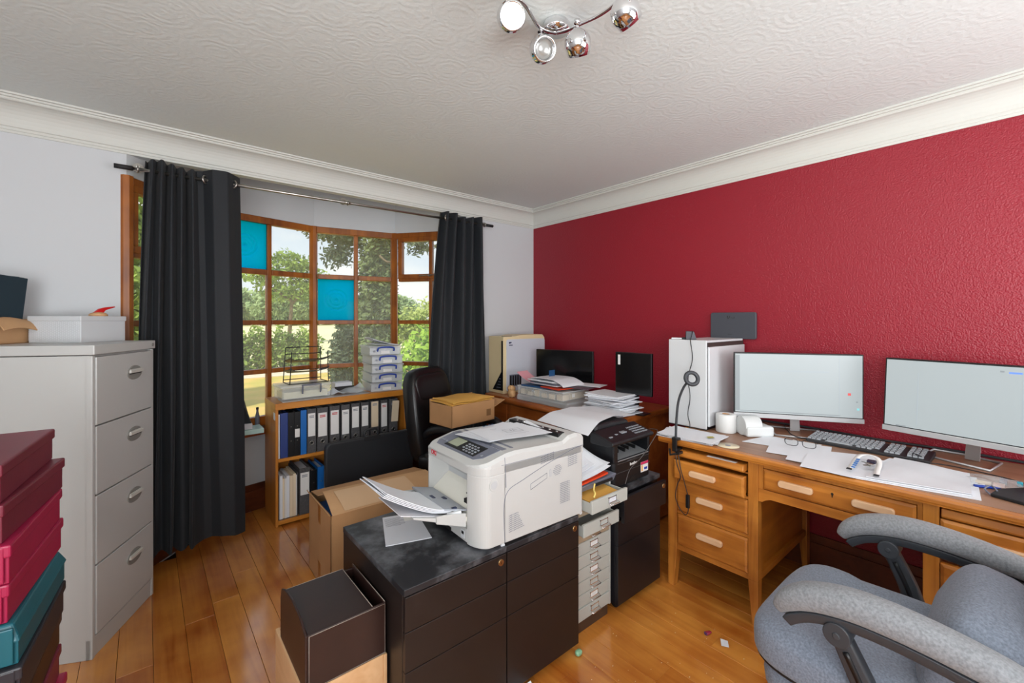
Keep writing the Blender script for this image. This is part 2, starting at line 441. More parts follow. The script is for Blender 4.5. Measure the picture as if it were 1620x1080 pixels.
while x < XR:
    x1 = min(x + pw, XR)
    yend = max(YB, min(bay_y(x + .01), bay_y(x1 - .01)))
    y = YF + rf.uniform(-1.6, 0)
    cuts = []
    while y < yend:
        ln = rf.uniform(1.7, 2.6); cuts.append((max(y, YF), min(y + ln, yend))); y += ln
    for (a, c) in cuts:
        if c - a < .05: continue
        dz = rf.uniform(-.0004, .0004)
        b = B(); b.box(x + .0007, x1 - .0007, a + .0004, c - .0004, -.021, dz)
        obj('floor_plank', b, m_plank, fl, bevel=.0008, seg=1)
    x += pw

def wallbox(name, *a, mat=m_white_wall):
    b = B(); b.box(*a); return st(obj(name, b, mat))
wallbox('wall_left', XL - .1, XL, YF - .1, YB + .1, -.06, ZC)
wallbox('wall_front', XL, XR, YF - .1, YF, -.06, ZC)
wallbox('wall_right', XR, XR + .12, YF - .1, YB + .25, -.06, ZC, mat=m_red)
b = B()
b.box(XL, P0[0], YB, YB + .25, -.06, ZL); b.box(P4[0], XR, YB, YB + .25, -.06, ZL)
b.box(P0[0], P4[0], YB, YB + .06, ZC - .152, ZC)
st(obj('wall_back', b, m_white_wall))
# bay: low wall and window band; roof raised because a low soffit renders dark
b = B()
for i in range(4):
    b.prism([BAY[i], BAY[i + 1], OUT[i + 1], OUT[i]], -.06, ZS - .045)
st(obj('wall_bay', b, m_white_wall))
b = B(); b.prism([(P4[0] + .001, YB + .06), (P0[0] - .001, YB + .06)] + OUT, ZL + .001, ZL + .12)
b.prism(BAY + OUT[::-1], ZT, ZL + .001)
st(obj('ceiling_bay', b, m_soffit))
b = B(); b.box(XL - .1, XR + .12, YF - .1, YB + .059, ZC, ZC + .26); st(obj('ceiling', b, m_ceil))
# cornice: coved profile with three fine steps at the top and two at the bottom
def cornice(name, axis):
    c, h = .13, .156
    pr = [(0, 0), (.006, 0), (.006, .012), (.010, .014), (.010, .026), (.014, .028)]
    for i in range(9):
        t = i / 8 * math.pi / 2
        pr.append((.016 + (c - .046) * (1 - math.cos(t)), .030 + (h - .060) * math.sin(t)))
    pr += [(c - .026, h - .026), (c - .026, h - .018), (c - .014, h - .018), (c - .014, h - .009), (c, h - .009), (c, h), (0, h)]
    z0 = ZC - h; n = len(pr); b = B()
    if axis == 'X':
        v = [(XL, YB - p[0], z0 + p[1]) for p in pr] + [(XR - p[0], YB - p[0], z0 + p[1]) for p in pr]
    else:
        v = [(XR - p[0], YB - p[0], z0 + p[1]) for p in pr] + [(XR - p[0], YF, z0 + p[1]) for p in pr]
    b._add(v, [tuple(range(n - 1, -1, -1)), tuple(range(n, 2 * n))] + [(i, (i + 1) % n, n + (i + 1) % n, n + i) for i in range(n)])
    return st(obj(name, b, m_cornice))
cornice('trim_1', 'X'); cornice('trim_2', 'Y')
def skirt(name, poly, off=.02):
    inn = offset(poly, -off); b = B()
    for i in range(len(poly) - 1):
        b.prism([inn[i], inn[i + 1], poly[i + 1], poly[i]], 0.001, .15); b.prism([tuple(Vector(inn[i]).lerp(Vector(poly[i]), .5)), tuple(Vector(inn[i + 1]).lerp(Vector(poly[i + 1]), .5)), poly[i + 1], poly[i]], .15, .195)
    return st(obj(name, b, m_skirt))
skirt('baseboard_back', [(XL, YB), P0, P1, P2, P3, P4, (XR - .021, YB)])
skirt('baseboard_right', [(XR, YB), (XR, YF)])

# ------------------------------------------------------------------ bow window, four facets of two by four panes
win = thing('window_1', None, None, (1.085, YB, 0), kind='structure')
m_glass = bpy.data.materials.new('window_glass'); m_glass.use_nodes = True
def glass(m, tint, gloss, haze, hazecol, wav=0):
    nt = m.node_tree; N = nt.nodes; L = nt.links; N.clear()
    o = N.new('ShaderNodeOutputMaterial'); t = N.new('ShaderNodeBsdfTransparent'); t.inputs[0].default_value = (*tint, 1)
    g = N.new('ShaderNodeBsdfGlossy'); g.inputs['Roughness'].default_value = .03
    f = N.new('ShaderNodeFresnel'); f.inputs[0].default_value = gloss
    d = N.new('ShaderNodeBsdfTranslucent'); d.inputs[0].default_value = (*hazecol, 1)
    m1 = N.new('ShaderNodeMixShader'); m1.inputs[0].default_value = haze
    m2 = N.new('ShaderNodeMixShader')
    L.new(t.outputs[0], m1.inputs[1]); L.new(d.outputs[0], m1.inputs[2])
    L.new(f.outputs[0], m2.inputs[0]); L.new(m1.outputs[0], m2.inputs[1]); L.new(g.outputs[0], m2.inputs[2])
    L.new(m2.outputs[0], o.inputs[0])
    if wav:
        n = N.new('ShaderNodeTexNoise'); n.inputs['Scale'].default_value = 14; bp = N.new('ShaderNodeBump'); bp.inputs['Strength'].default_value = wav
        L.new(n.outputs['Fac'], bp.inputs['Height']); L.new(bp.outputs[0], g.inputs['Normal']); L.new(bp.outputs[0], d.inputs['Normal'])
glass(m_glass, (.97, .98, .97), 1.08, .09, (.95, .97, .95))
m_blueglass = bpy.data.materials.new('blue_bullseye_glass'); m_blueglass.use_nodes = True
glass(m_blueglass, (.0, .55, .92), 1.10, .70, (.0, .77, 1.0), .1)
ROW = [(1.815, 2.165), (1.425, 1.775), (1.050, 1.390), (.690, 1.015)]       # glass heights top to bottom
def facet(i, a, c):
    a = Vector(a); c = Vector(c); d = (c - a); ln = d.length; d.normalize(); n = Vector((-d.y, d.x))   # n points outward
    def bx(b, s0, s1, z0, z1, t0=.0, t1=.055):
        m = Matrix(((d.x, n.x, 0, a.x), (d.y, n.y, 0, a.y), (0, 0, 1, 0), (0, 0, 0, 1)))
        b.box(s0, s1, t0, t1, z0, z1, m); return b
    e = .03; mid = ln / 2
    obj('head_rail', bx(B(), .0, ln, 2.165, ZT), m_frame, win, bevel=.004)
    obj('bottom_rail', bx(B(), .0, ln, ZS, .69), m_frame, win, bevel=.004)
    obj('mullion', bx(B(), mid - .0165, mid + .0165, .69, 2.165, .008, .05), m_frame, win, bevel=.004)
    for z0, z1 in ((1.775, 1.815), (1.390, 1.425), (1.015, 1.050)):
        for s0, s1 in ((e, mid - .0165), (mid + .0165, ln - e)):
            obj('glazing_bar', bx(B(), s0, s1, z0, z1, .004, .052), m_frame, win, bevel=.004)
    for r, (z0, z1) in enumerate(ROW):
        for cidx, (s0, s1) in enumerate(((e, mid - .0165), (mid + .0165, ln - e))):
            blue = (i, r, cidx) in ((1, 0, 0), (2, 1, 0))
            if blue:
                b = B(); cx = (s0 + s1) / 2; cz = (z0 + z1) / 2
                def fn(u, v):
                    s = s0 + (s1 - s0) * u; z = z0 + (z1 - z0) * v; rr = math.hypot(s - cx, z - cz)
                    h = .0022 * math.exp(-(rr / .013) ** 2) * 3 + .0022 * math.exp(-((rr - .052) / .008) ** 2) + .0026 * math.exp(-((rr - .082) / .008) ** 2) + .001 * math.exp(-((rr - .03) / .006) ** 2)
                    p = a + d * s + n * (.026 - 1.9 * h); return (p.x, p.y, z)
                b.sheet(fn, 56, 64, .004)
                obj('blue_pane', b, m_blueglass, win, label='blue bullseye glass pane')
            else:
                obj('pane', bx(B(), s0, s1, z0, z1, .024, .028), m_glass, win)
    if i in (0, 3):        # top-hung opening lights with their own sash and stay
        b = B()
        bx(b, e, ln - e, 1.80, 1.84, -.006, .045); bx(b, e, ln - e, 2.135, 2.175, -.006, .045)
        bx(b, e, e + .04, 1.84, 2.135, -.006, .045); bx(b, ln - e - .04, ln - e, 1.84, 2.135, -.006, .045)
        obj('sash', b, m_frame, win, bevel=.004)
        b = B(); p = a + d * mid - n * .012
        q0 = p - d * .10; q1 = p + d * .16
        b.tube([(q0.x, q0.y, 1.822), (p.x, p.y, 1.828), (q1.x, q1.y, 1.826)], .005, 8); b.cyl((p.x, p.y, 1.822), (p.x - n.x * .02, p.y - n.y * .02, 1.822), .009)
        obj('casement_stay', b, m_steel, win)
for i in range(4): facet(i, BAY[i], BAY[i + 1])
for p in BAY:
    b = B(); q = Vector(p)
    b.prism([(p[0] + .032 * math.cos(t * math.pi / 4 + .39), p[1] + .02 + .036 * math.sin(t * math.pi / 4 + .39)) for t in range(8)], ZS, ZT)
    obj('corner_post', b, m_frame, win)
inn = offset(BAY, -.10); b = B()
for i in range(4): b.prism([inn[i], inn[i + 1], OUT[i + 1], OUT[i]], ZS - .045, ZS - .005)
o = obj('window_sill', b, m_sill, win, bevel=.006)

# ------------------------------------------------------------------ curtain rod and curtains
T = thing('curtain_rod', 'long steel curtain pole with dark end caps above the bow window', 'curtain pole', (1.1, 3.07, 2.24))
rod_z = lambda x: 2.232 + (x + .118) * .0118
b = B(); b.cyl((-.05, 3.07, rod_z(-.05)), (2.29, 3.07, rod_z(2.29)), .0095, n=14); b.cyl((1.06, 3.07, rod_z(1.06)), (1.10, 3.07, rod_z(1.1)), .0125, n=14); obj('pole', b, m_steel, T)
for x0, x1 in ((-.125, -.05), (2.29, 2.365)):
    b = B(); b.cyl((x0, 3.07, rod_z(x0)), (x1, 3.07, rod_z(x1)), .0125, n=14); obj('end_cap', b, m_blackmatte, T)
for x in (1.085, -.03, 2.275):
    b = B(); z = rod_z(x); b.cyl((x, 3.07, z + .012), (x, YB - .004, z + .03), .007, n=10); b.cyl((x, YB - .008, z + .03), (x, YB, z + .03), .026, n=18); b.tube([(x, 3.07 + .016 * math.cos(t), z + .016 * math.sin(t)) for t in [k * .5 for k in range(13)]], .004, 6)
    obj('bracket', b, m_steel, T)

def curtain(label, xt, xb, folds, zt, zb, eyel, ytop=3.07, amp=.035, yfn=None):
    T = thing('curtain', label, 'curtain', ((xt[0] + xt[1]) / 2, ytop, zb), group=None)
    def fn(u, v):
        z = zt + (zb - zt) * v + (.012 * math.sin(u * 9) if v == 0 else 0)
        w = v ** .8
        x = xt[0] + (xt[1] - xt[0]) * folds[0](u)
        x2 = xb[0] + (xb[1] - xb[0]) * folds[1](u)
        xx = x + (x2 - x) * w
        ph = folds[2](u)
        a = amp * (1 - .25 * v) * folds[3](u)
        y = ytop + a * math.sin(ph + .5 * math.sin(3 * v + u * 5)) + .010 * math.sin(ph * .53 + 2.2 * v) - .012 * v
        xx += .010 * v * math.sin(ph * .7 + v * 2.4)
        if yfn: y += yfn(u) * (1 - .45 * v)
        return (xx, y, z + .01 * math.sin(ph) * v)
    b = B(); b.sheet(fn, 150, 30, .003); obj('fabric', b, m_curtain, T)
    for x, ang, y in eyel:
        b = B(); z = rod_z(x); c = math.cos(ang); s = math.sin(ang)
        b.tube([(x + .021 * math.cos(t) * c, y + .021 * math.cos(t) * s, z + .021 * math.sin(t)) for t in [k * 2 * math.pi / 20 for k in range(20)]], .0055, 8, closed=True)
        obj('eyelet', b, m_steel, T)
    return T
def piece(u, pts):
    for (a, va), (c, vc) in zip(pts[:-1], pts[1:]):
        if u <= c: return va + (vc - va) * (u - a) / (c - a)
    return pts[-1][1]
fL = (lambda u: piece(u, [(0, 0), (.62, .48), (.70, .52), (1, 1)]), lambda u: piece(u, [(0, 0), (.60, .52), (1, 1)]),
      lambda u: piece(u, [(0, 0), (.62, 31), (1, 36.5)]), lambda u: piece(u, [(0, .9), (.6, 1), (.7, .25), (1, .25)]))
curtain('black eyelet curtain left of the window, behind the white filing cabinet', (.0, .44), (-.06, .462), fL, 2.285, .15, [(.268, .75, 3.066), (.402, -.75, 3.066)], yfn=lambda u: piece(u, [(0, 0), (.60, 0), (.69, .03), (.74, .025), (.80, -.035), (.90, -.035), (.945, .0), (1, .035)]))
fR = (lambda u: u, lambda u: u, lambda u: u * 34, lambda u: 1.0)
curtain('black eyelet curtain right of the window, behind the leather chair', (1.835, 2.262), (1.66, 2.305), fR, 2.302, .15, [(1.872, .6, 3.048)])

# ------------------------------------------------------------------ outside
ZG = -.35
def leafmat(name, c1, c2, sc=1.3):
    m = bpy.data.materials.new(name); m.use_nodes = True; nt = m.node_tree; N = nt.nodes; L = nt.links; b = N['Principled BSDF']
    tc = N.new('ShaderNodeTexCoord'); n = N.new('ShaderNodeTexNoise'); n.inputs['Scale'].default_value = sc; n.inputs['Detail'].default_value = 6
    r = N.new('ShaderNodeValToRGB'); r.color_ramp.elements[0].position = .35; r.color_ramp.elements[1].position = .65
    r.color_ramp.elements[0].color = (*lin(c1), 1); r.color_ramp.elements[1].color = (*lin(c2), 1)
    L.new(tc.outputs['Object'], n.inputs['Vector']); L.new(n.outputs['Fac'], r.inputs[0]); L.new(r.outputs[0], b.inputs['Base Color'])
    b.inputs['Roughness'].default_value = .7; b.inputs['Specular IOR Level'].default_value = .2
    t = N.new('ShaderNodeBsdfTranslucent'); L.new(r.outputs[0], t.inputs[0]); mx = N.new('ShaderNodeMixShader'); mx.inputs[0].default_value = .35
    o = N['Material Output']; L.new(b.outputs[0], mx.inputs[1]); L.new(t.outputs[0], mx.inputs[2]); L.new(mx.outputs[0], o.inputs[0]); return m
m_hedge = leafmat('hedge_leaf', '5E7A2E', 'A8BE62'); m_far = leafmat('far_tree_leaf', '86A06C', 'BCCC96', .2); m_yell = leafmat('yellow_green_leaf', '9AAC58', 'CCD484', .3)  # far tree leaves are paled in colour to paint in distance haze
m_ivy = leafmat('ivy_leaf', '47583A', '8C9A68', 2.5); m_dkleaf = leafmat('dark_grey_leaf', '3E4C3A', '76846A', 2); m_bright = leafmat('bright_leaf', '6C9A28', 'B8D65A', 3)
m_bark = M('bark', '6A5A48', .9, bump=(30, .6, .02), var=(8, .3))
m_field = M('dry_field', 'E0D4A4', .95, var=(.6, .12))
def grass():
    m = M('dry_lawn', 'D4B463', .95); nt = m.node_tree; N = nt.nodes; L = nt.links; b = N['Principled BSDF']
    tc = N.new('ShaderNodeTexCoord'); n = N.new('ShaderNodeTexNoise'); n.inputs['Scale'].default_value = .9; n.inputs['Detail'].default_value = 8
    r = N.new('ShaderNodeValToRGB'); r.color_ramp.elements[0].position = .40; r.color_ramp.elements[1].position = .60
    r.color_ramp.elements[0].color = (*lin('B8A850'), 1); r.color_ramp.elements[1].color = (*lin('DDB266'), 1)
    L.new(tc.outputs['Object'], n.inputs['Vector']); L.new(n.outputs['Fac'], r.inputs[0]); L.new(r.outputs[0], b.inputs['Base Color']); return m
b = B(); b.box(-60, 90, YB + .27, 17.5, ZG - .2, ZG); o = obj('ground', b, grass()); o['kind'] = 'structure'; o['label'] = 'dry yellow lawn outside the bow window'
b = B(); b.box(-60, 90, 15.2, 16.6, ZG, ZG + .02); o = obj('lane', b, M('pale_lane', 'D8CBB4', .9)); o['kind'] = 'structure'; o['label'] = 'pale lane along the foot of the hedge'
b = B(); b.box(-260, 380, 17.5, 420, ZG - .25, ZG + .01); o = obj('field', b, m_field); o['kind'] = 'structure'; o['label'] = 'pale dry field beyond the hedge'
def leaves(b, blobs, n, size, rnd, hollow=.55):
    tot = sum(q[1][0] * q[1][1] * q[1][2] for q in blobs)
    for c, h in blobs:
        k = int(n * h[0] * h[1] * h[2] / tot)
        for _ in range(k):
            v = Vector((rnd.gauss(0, 1), rnd.gauss(0, 1), rnd.gauss(0, 1))).normalized() * (rnd.uniform(hollow, 1.0) if rnd.random() < .75 else rnd.random())
            v *= 1 + .12 * math.sin(7 * v.x + 3 * v.z) + .1 * math.sin(9 * v.y)
            p = Vector((c[0] + v.x * h[0], c[1] + v.y * h[1], c[2] + v.z * h[2]))
            a = Vector((rnd.uniform(-1, 1), rnd.uniform(-1, 1), rnd.uniform(-1, 1))).normalized(); d = a.orthogonal().normalized()
            s = size * rnd.uniform(.6, 1.4)
            vs = [b.bm.verts.new(p + a * s), b.bm.verts.new(p + d * s * .55), b.bm.verts.new(p - a * s), b.bm.verts.new(p - d * s * .55)]
            b.bm.faces.new(vs)
def tree(name, label, loc, blobs, n, size, mat, trunk, group=None, seed=1):
    T = thing(name, label, 'tree' if 'tree' in name else name, loc, 0, group)
    rnd = random.Random(seed); b = B(); leaves(b, [((loc[0] + c[0], loc[1] + c[1], loc[2] + c[2]), h) for c, h in blobs], n, size, rnd)
    obj('foliage', b, mat, T, kind='stuff')
    if trunk:
        b = B()
        for pts, r in trunk:
            b.tube([(loc[0] + p[0], loc[1] + p[1], loc[2] + p[2]) for p in pts], r, 9)
        obj('trunk', b, m_bark, T)
    return T
# hedge behind the lane
T = thing('hedge', 'clipped green hedge along the far side of the lane', 'hedge', (3, 17.2, ZG))
b = B(); rr = random.Random(5)
bl = []
for i in range(26):
    x = -9 + i * .75
    if x > 4.6: break
    bl.append(((x, 17.1 + rr.uniform(-.1, .1), ZG + .66), (.62, .5, .78 + rr.uniform(-.06, .08))))
leaves(b, bl, 26000, .075, rr); obj('foliage', b, m_hedge, T, kind='stuff')
# far trees (one thing each)
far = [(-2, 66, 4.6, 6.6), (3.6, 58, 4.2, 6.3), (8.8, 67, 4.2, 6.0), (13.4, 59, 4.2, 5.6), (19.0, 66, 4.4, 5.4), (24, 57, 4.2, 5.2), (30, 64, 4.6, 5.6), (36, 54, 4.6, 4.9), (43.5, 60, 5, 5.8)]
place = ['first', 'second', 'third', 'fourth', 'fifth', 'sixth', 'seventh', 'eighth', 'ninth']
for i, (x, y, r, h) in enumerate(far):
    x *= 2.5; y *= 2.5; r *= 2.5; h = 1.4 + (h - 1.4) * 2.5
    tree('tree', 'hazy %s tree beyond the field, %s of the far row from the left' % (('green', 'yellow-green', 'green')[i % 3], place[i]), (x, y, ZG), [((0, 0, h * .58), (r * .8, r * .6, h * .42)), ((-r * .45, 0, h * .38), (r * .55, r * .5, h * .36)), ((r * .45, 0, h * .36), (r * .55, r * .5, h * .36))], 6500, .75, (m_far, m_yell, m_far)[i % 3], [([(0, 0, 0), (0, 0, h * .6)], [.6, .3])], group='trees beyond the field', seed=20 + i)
tree('tree', 'taller sparse tree against the sky, seen through the top clear pane', (8.3, 36, ZG), [((0, 0, 6.0), (1.9, 1.6, 1.0)), ((1.6, 0, 5.0), (1.5, 1.3, .9)), ((-1.7, 0, 5.0), (1.5, 1.3, .8)), ((.2, 0, 4.0), (2.4, 1.4, .9))], 2600, .17, m_hedge, [([(0, 0, 0), (.2, 0, 3), (.1, 0, 6)], [.16, .12, .04]), ([(.2, 0, 3), (1.8, 0, 5)], [.12, .04]), ([(.2, 0, 3.2), (-2, 0, 4.8)], [.12, .04])], seed=41)
# ivy-clad tree close to the window
tx, ty = 3.72, 8.75
T = tree('ivy_clad_tree', 'thick tree trunk clad in ivy, close outside the window', (tx, ty, ZG), [((0, 0, .8), (.48, .44, 1.2)), ((.02, 0, 1.7), (.42, .4, 1.2)), ((-.02, 0, 2.5), (.40, .38, 1.1)), ((.02, 0, 3.4), (.42, .4, 1.0)), ((.15, 0, 4.2), (.7, .5, .8))], 17000, .055, m_ivy, [([(0, 0, 0), (.03, 0, 2), (0, 0, 4.6)], [.20, .17, .14])], seed=51)
T['category'] = 'tree'
b = B(); rr = random.Random(8)
leaves(b, [((tx - .72, ty + .3, 2.72), (.34, .4, .26)), ((tx - .55, ty + .3, 3.1), (.4, .4, .3)), ((tx + .62, ty - .6, 3.0), (.36, .3, .26)), ((tx - 1.0, ty + .2, 3.15), (.4, .4, .22))], 2000, .055, rr, .2)
obj('overhanging_foliage', b, m_dkleaf, T, kind='stuff')
b = B()
for q in ([(tx, ty, 3.3), (tx - .5, ty + .2, 3.5), (tx - 1.5, ty + .3, 3.15)], [(tx, ty, 3.2), (tx + .6, ty - .4, 3.3), (tx + 1.25, ty - 1.0, 2.6)], [(tx - .12, ty - .36, 2.72), (tx + .0, ty - .44, 2.60), (tx + .22, ty - .42, 2.64)]): b.tube(bez(q, 12), .022, 6)
obj('branch', b, m_bark, T)
tree('bush', 'dark bush at the foot of the ivy-clad tree', (3.28, 9.6, ZG), [((0, 0, .75), (.27, .3, 1.0)), ((.2, 0, .9), (.27, .3, .85))], 5200, .06, m_dkleaf, None, seed=61)
tree('bush', 'bright green bush outside the right-hand side of the window', (3.55, 6.2, ZG), [((0, 0, .85), (.75, .5, .85)), ((.7, -.2, .8), (.7, .5, .95)), ((-.5, .2, .6), (.5, .4, .65))], 7000, .06, m_bright, None, seed=71)
tree('tree', 'pale yellow-green tree behind the ivy-clad trunk, right of it', (12.5, 21.5, ZG), [((0, 0, 1.6), (2.2, 1.5, 1.3)), ((2.8, -.5, 2.6), (1.9, 1.4, 1.5)), ((-1.9, .5, 1.3), (1.5, 1.2, .9))], 6000, .14, m_yell, [([(0, 0, 0), (0, 0, 2.4)], [.2, .1])], seed=81)
tree('tree', 'leafy bright tree reaching into the top right panes', (6.3, 9.0, ZG), [((0, 0, 3.8), (.62, .6, .85)), ((.35, -.2, 3.0), (.5, .5, .7)), ((-.55, .1, 4.2), (.5, .4, .3))], 2600, .075, m_bright, [([(.5, 0, 0), (.4, 0, 2), (0, 0, 4)], [.12, .09, .04])], seed=91)
tree('tree', 'green tree beyond the left side casement, beside the curtain', (-.55, 10.5, ZG), [((0, 0, 2.6), (1.5, 1.0, 1.7)), ((.5, 0, 1.2), (1.3, .9, 1.2)), ((-.3, 0, 4.0), (1.1, .8, 1.0))], 9000, .085, m_hedge, [([(0, 0, 0), (0, 0, 3)], [.16, .08])], seed=95)

# ------------------------------------------------------------------ white four-drawer filing cabinet (turned to the room)
ux, uy = .443, .897                     # along the front; depth runs to (-uy, ux)
FC = thing('filing_cabinet', 'tall white four-drawer steel filing cabinet beside the left curtain', 'filing cabinet', (-.166, 2.528, 0), math.atan2(uy, ux))
W_, D_, H_ = .458, .50, 1.321           # local x = along the front, local y = depth
def L_(name, b, mat, par, **k): return obj(name, b, mat, par, world=False, **k)
b = B(); b.box(0, W_, .022, D_, 0.0, H_ - .045); b.box(0, .018, .004, .03, .0, H_ - .045); b.box(W_ - .018, W_, .004, .03, .0, H_ - .045); b.box(0, W_, .008, .03, .0, .085)
L_('carcass', b, m_white_metal, FC, bevel=.003)
b = B(); b.box(-.002, W_ + .002, -.004, D_, H_ - .042, H_); L_('top', b, m_white_metal, FC, bevel=.004)
b = B(); b.prism(oval(.432, H_ - .021, .009, .009, 16), -.007, -.003, 'Y'); L_('lock', b, m_grey_plastic, FC)
for k in range(4):
    z1 = H_ - .052 - k * .295; z0 = z1 - .289
    b = B(); b.box(.020, W_ - .020, 0.0, .3, z0, z1); d = L_('drawer', b, m_white_metal, FC, bevel=.003)
    cx, cz = .285, z1 - .095
    b = B(); b.prism(oval(cx, cz, .058, .034, 28), -.004, .004, 'Y'); h = obj('handle_plate', b, m_grey_plastic, d, world=False, bevel=.003)
    b = B(); b.box(cx - .05, cx + .05, -.014, -.004, cz + .0, cz + .014); b.box(cx - .046, cx + .046, -.010, -.004, cz + .012, cz + .018); obj('handle', b, m_grip, d, world=False, bevel=.002)
    b = B(); b.box(cx - .044, cx + .044, -.0052, -.004, cz - .006, cz); obj('handle_recess', b, m_dark, d, world=False)
# things on the cabinet
WB = thing('cardboard_carton', 'small white dimpled box on top of the white filing cabinet', 'box', (-.226, 2.807, H_), math.atan2(.193, .152))
b = B(); b.box(0.003, .243, 0.003, .236, 0, .118); L_('body', b, m_white_case, WB, bevel=.003)
b = B(); b.box(0, .246, 0, .239, .100, .124); L_('lid', b, m_white_case, WB, bevel=.003)
b = B()
for i in range(26):
    for j in range(12):
        y = .01 + i * .0088; z = .008 + j * .0078 + (i % 2) * .0035
        if z < .097: b._add([(-.0005 + .003, y, z + .002), (.0003, y + .003, z), (.003, y + .0058, z + .002), (.0003, y + .003, z + .0042)], [(0, 1, 2, 3)])
L_('dimpled_face', b, m_paper2, WB, kind='stuff')
T = thing('tape_gun', 'small red plastic blade on a tan base, on the white dimpled box', 'stationery', (-.175, 2.93, H_ + .124), R(35))
b = B(); b.lathe([(.034, 0), (.036, .006), (.030, .014), (.012, .02)], 20); L_('base', b, m_card2, T)
b = B(); b.prism([(-.022, .016), (.0, .014), (.02, .018), (.028, .03), (.07, .046), (.068, .05), (.022, .043), (.002, .036)], -.007, .007, 'Y'); L_('blade', b, m_redplastic, T, bevel=.002)
T = thing('cardboard_box', 'torn brown cardboard box at the left end of the white filing cabinet', 'box', (-.50, 2.80, H_), math.atan2(uy, ux))
b = B(); b.box(0, .2, 0, .006, 0, .10); b.box(0, .2, .154, .16, 0, .10); b.box(0, .006, 0, .16, 0, .11); b.box(.194, .2, 0, .16, 0, .11); b.box(0, .2, 0, .16, 0, .004)
b.prism([(0, .10), (.03, .108), (.07, .09), (.10, .112), (.2, .105), (.2, .095), (0, .09)], 0, .006, 'Y'); L_('body', b, m_card2, T)
b = B(); b.sheet(lambda u, v: (.0 + .2 * u, -.05 * v, .105 - .045 * v * v + .01 * math.sin(4 * u)), 6, 5, .004); L_('flap', b, m_card2, T)
T = thing('expanding_file', 'dark blue-green ribbed expanding file standing in the torn cardboard box', 'file', (-.50, 2.80, H_ + .006), math.atan2(uy, ux))
b = B()
for k in range(9):
    y0 = .012 + k * .0155
    b.hexa([(.012, y0, 0), (.17, y0, 0), (.17, y0 + .012, 0), (.012, y0 + .012, 0), (-.004, y0 - .003 * (k % 2), .30), (.215, y0 - .003 * (k % 2), .292 + .004 * (k % 3)), (.215, y0 + .013, .292), (-.004, y0 + .013, .30)])
L_('pockets', b, m_darkdenim, T, bevel=.003)
b = B(); b.box(.17, .2, .03, .12, .29, .296); L_('flap', b, m_darkdenim, T)

# ------------------------------------------------------------------ box files stacked at the left edge
BF = [((-.188, 1.728), (-.224, 1.355), m_burg, 'burgundy box file on top of the stack at the left edge'),
      ((-.169, 1.706), (-.221, 1.347), m_burg, 'burgundy box file second from the top of the stack'),
      ((-.175, 1.677), (-.209, 1.336), m_burg2, 'brighter crimson box file third from the top of the stack'),
      ((-.171, 1.699), (-.212, 1.339), m_burg2, 'crimson box file directly on the teal box file'),
      ((-.162, 1.693), (-.194, 1.321), m_teal, 'teal green box file with chamfered spine in the stack'),
      ((-.166, 1.640), (-.190, 1.311), m_black_cloth, 'black box file directly under the teal one'),
      ((-.171, 1.666), (-.194, 1.307), m_brown_leather, 'brown-black box file below the black one in the stack'),
      ((-.172, 1.640), (-.194, 1.300), m_burg, 'dark red box file low in the stack at the left edge'),
      ((-.160, 1.660), (-.185, 1.300), m_burg2, 'lowest visible crimson box file in the left stack'),
      ((-.165, 1.660), (-.19, 1.300), m_burg, None), ((-.165, 1.660), (-.19, 1.300), m_teal, None), ((-.165, 1.660), (-.19, 1.300), m_black_cloth, None),
      ((-.165, 1.660), (-.19, 1.300), m_burg, None), ((-.165, 1.660), (-.19, 1.300), m_burg2, None)]
dzf = 1.13 / 14
for k, (a, c, mat, lab) in enumerate(BF):
    z1 = 1.13 - k * dzf; z0 = z1 - dzf
    an = math.atan2(a[1] - c[1], a[0] - c[0])
    T = thing('box_file', lab or '%s box file, %s from the floor in the left stack' % (('dark red', 'teal', 'black', 'burgundy', 'crimson')[k - 9], ('fifth', 'fourth', 'third', 'second', 'first')[k - 9]), 'box file', (c[0], c[1], z0), an, 'box files in the left stack')
    h = dzf - .0006; ln = .368; wd = .262
    # spine is the near end (x = 0); lid overhangs the tray by a few millimetres
    b = B(); b.prism([(.006, 0), (ln - .006, 0), (ln - .006, h - .022), (.006, h - .022)], .004, wd - .004, 'Y'); L_('tray', b, mat, T, bevel=.002)
    b = B()
    if k == 4: b.hexa([(0, 0, h - .034), (ln + .004, 0, h - .034), (ln + .004, wd, h - .034), (0, wd, h - .034), (.016, .014, h), (ln - .01, .014, h), (ln - .01, wd - .01, h), (.016, wd - .01, h)])
    else: b.box(0, ln, 0, wd, h - .026, h)
    L_('lid', b, mat, T, bevel=.004)
    b = B(); b.box(-.0012, .004, .010, wd - .010, .004, h - .003); L_('spine', b, mat, T, bevel=.002)
    if k < 9:
        b = B(); b.prism(oval(.13 * 1.0, h * .5, .009, .009, 16), -.0022, -.0004, 'X'); L_('finger_ring', b, m_steel, T)

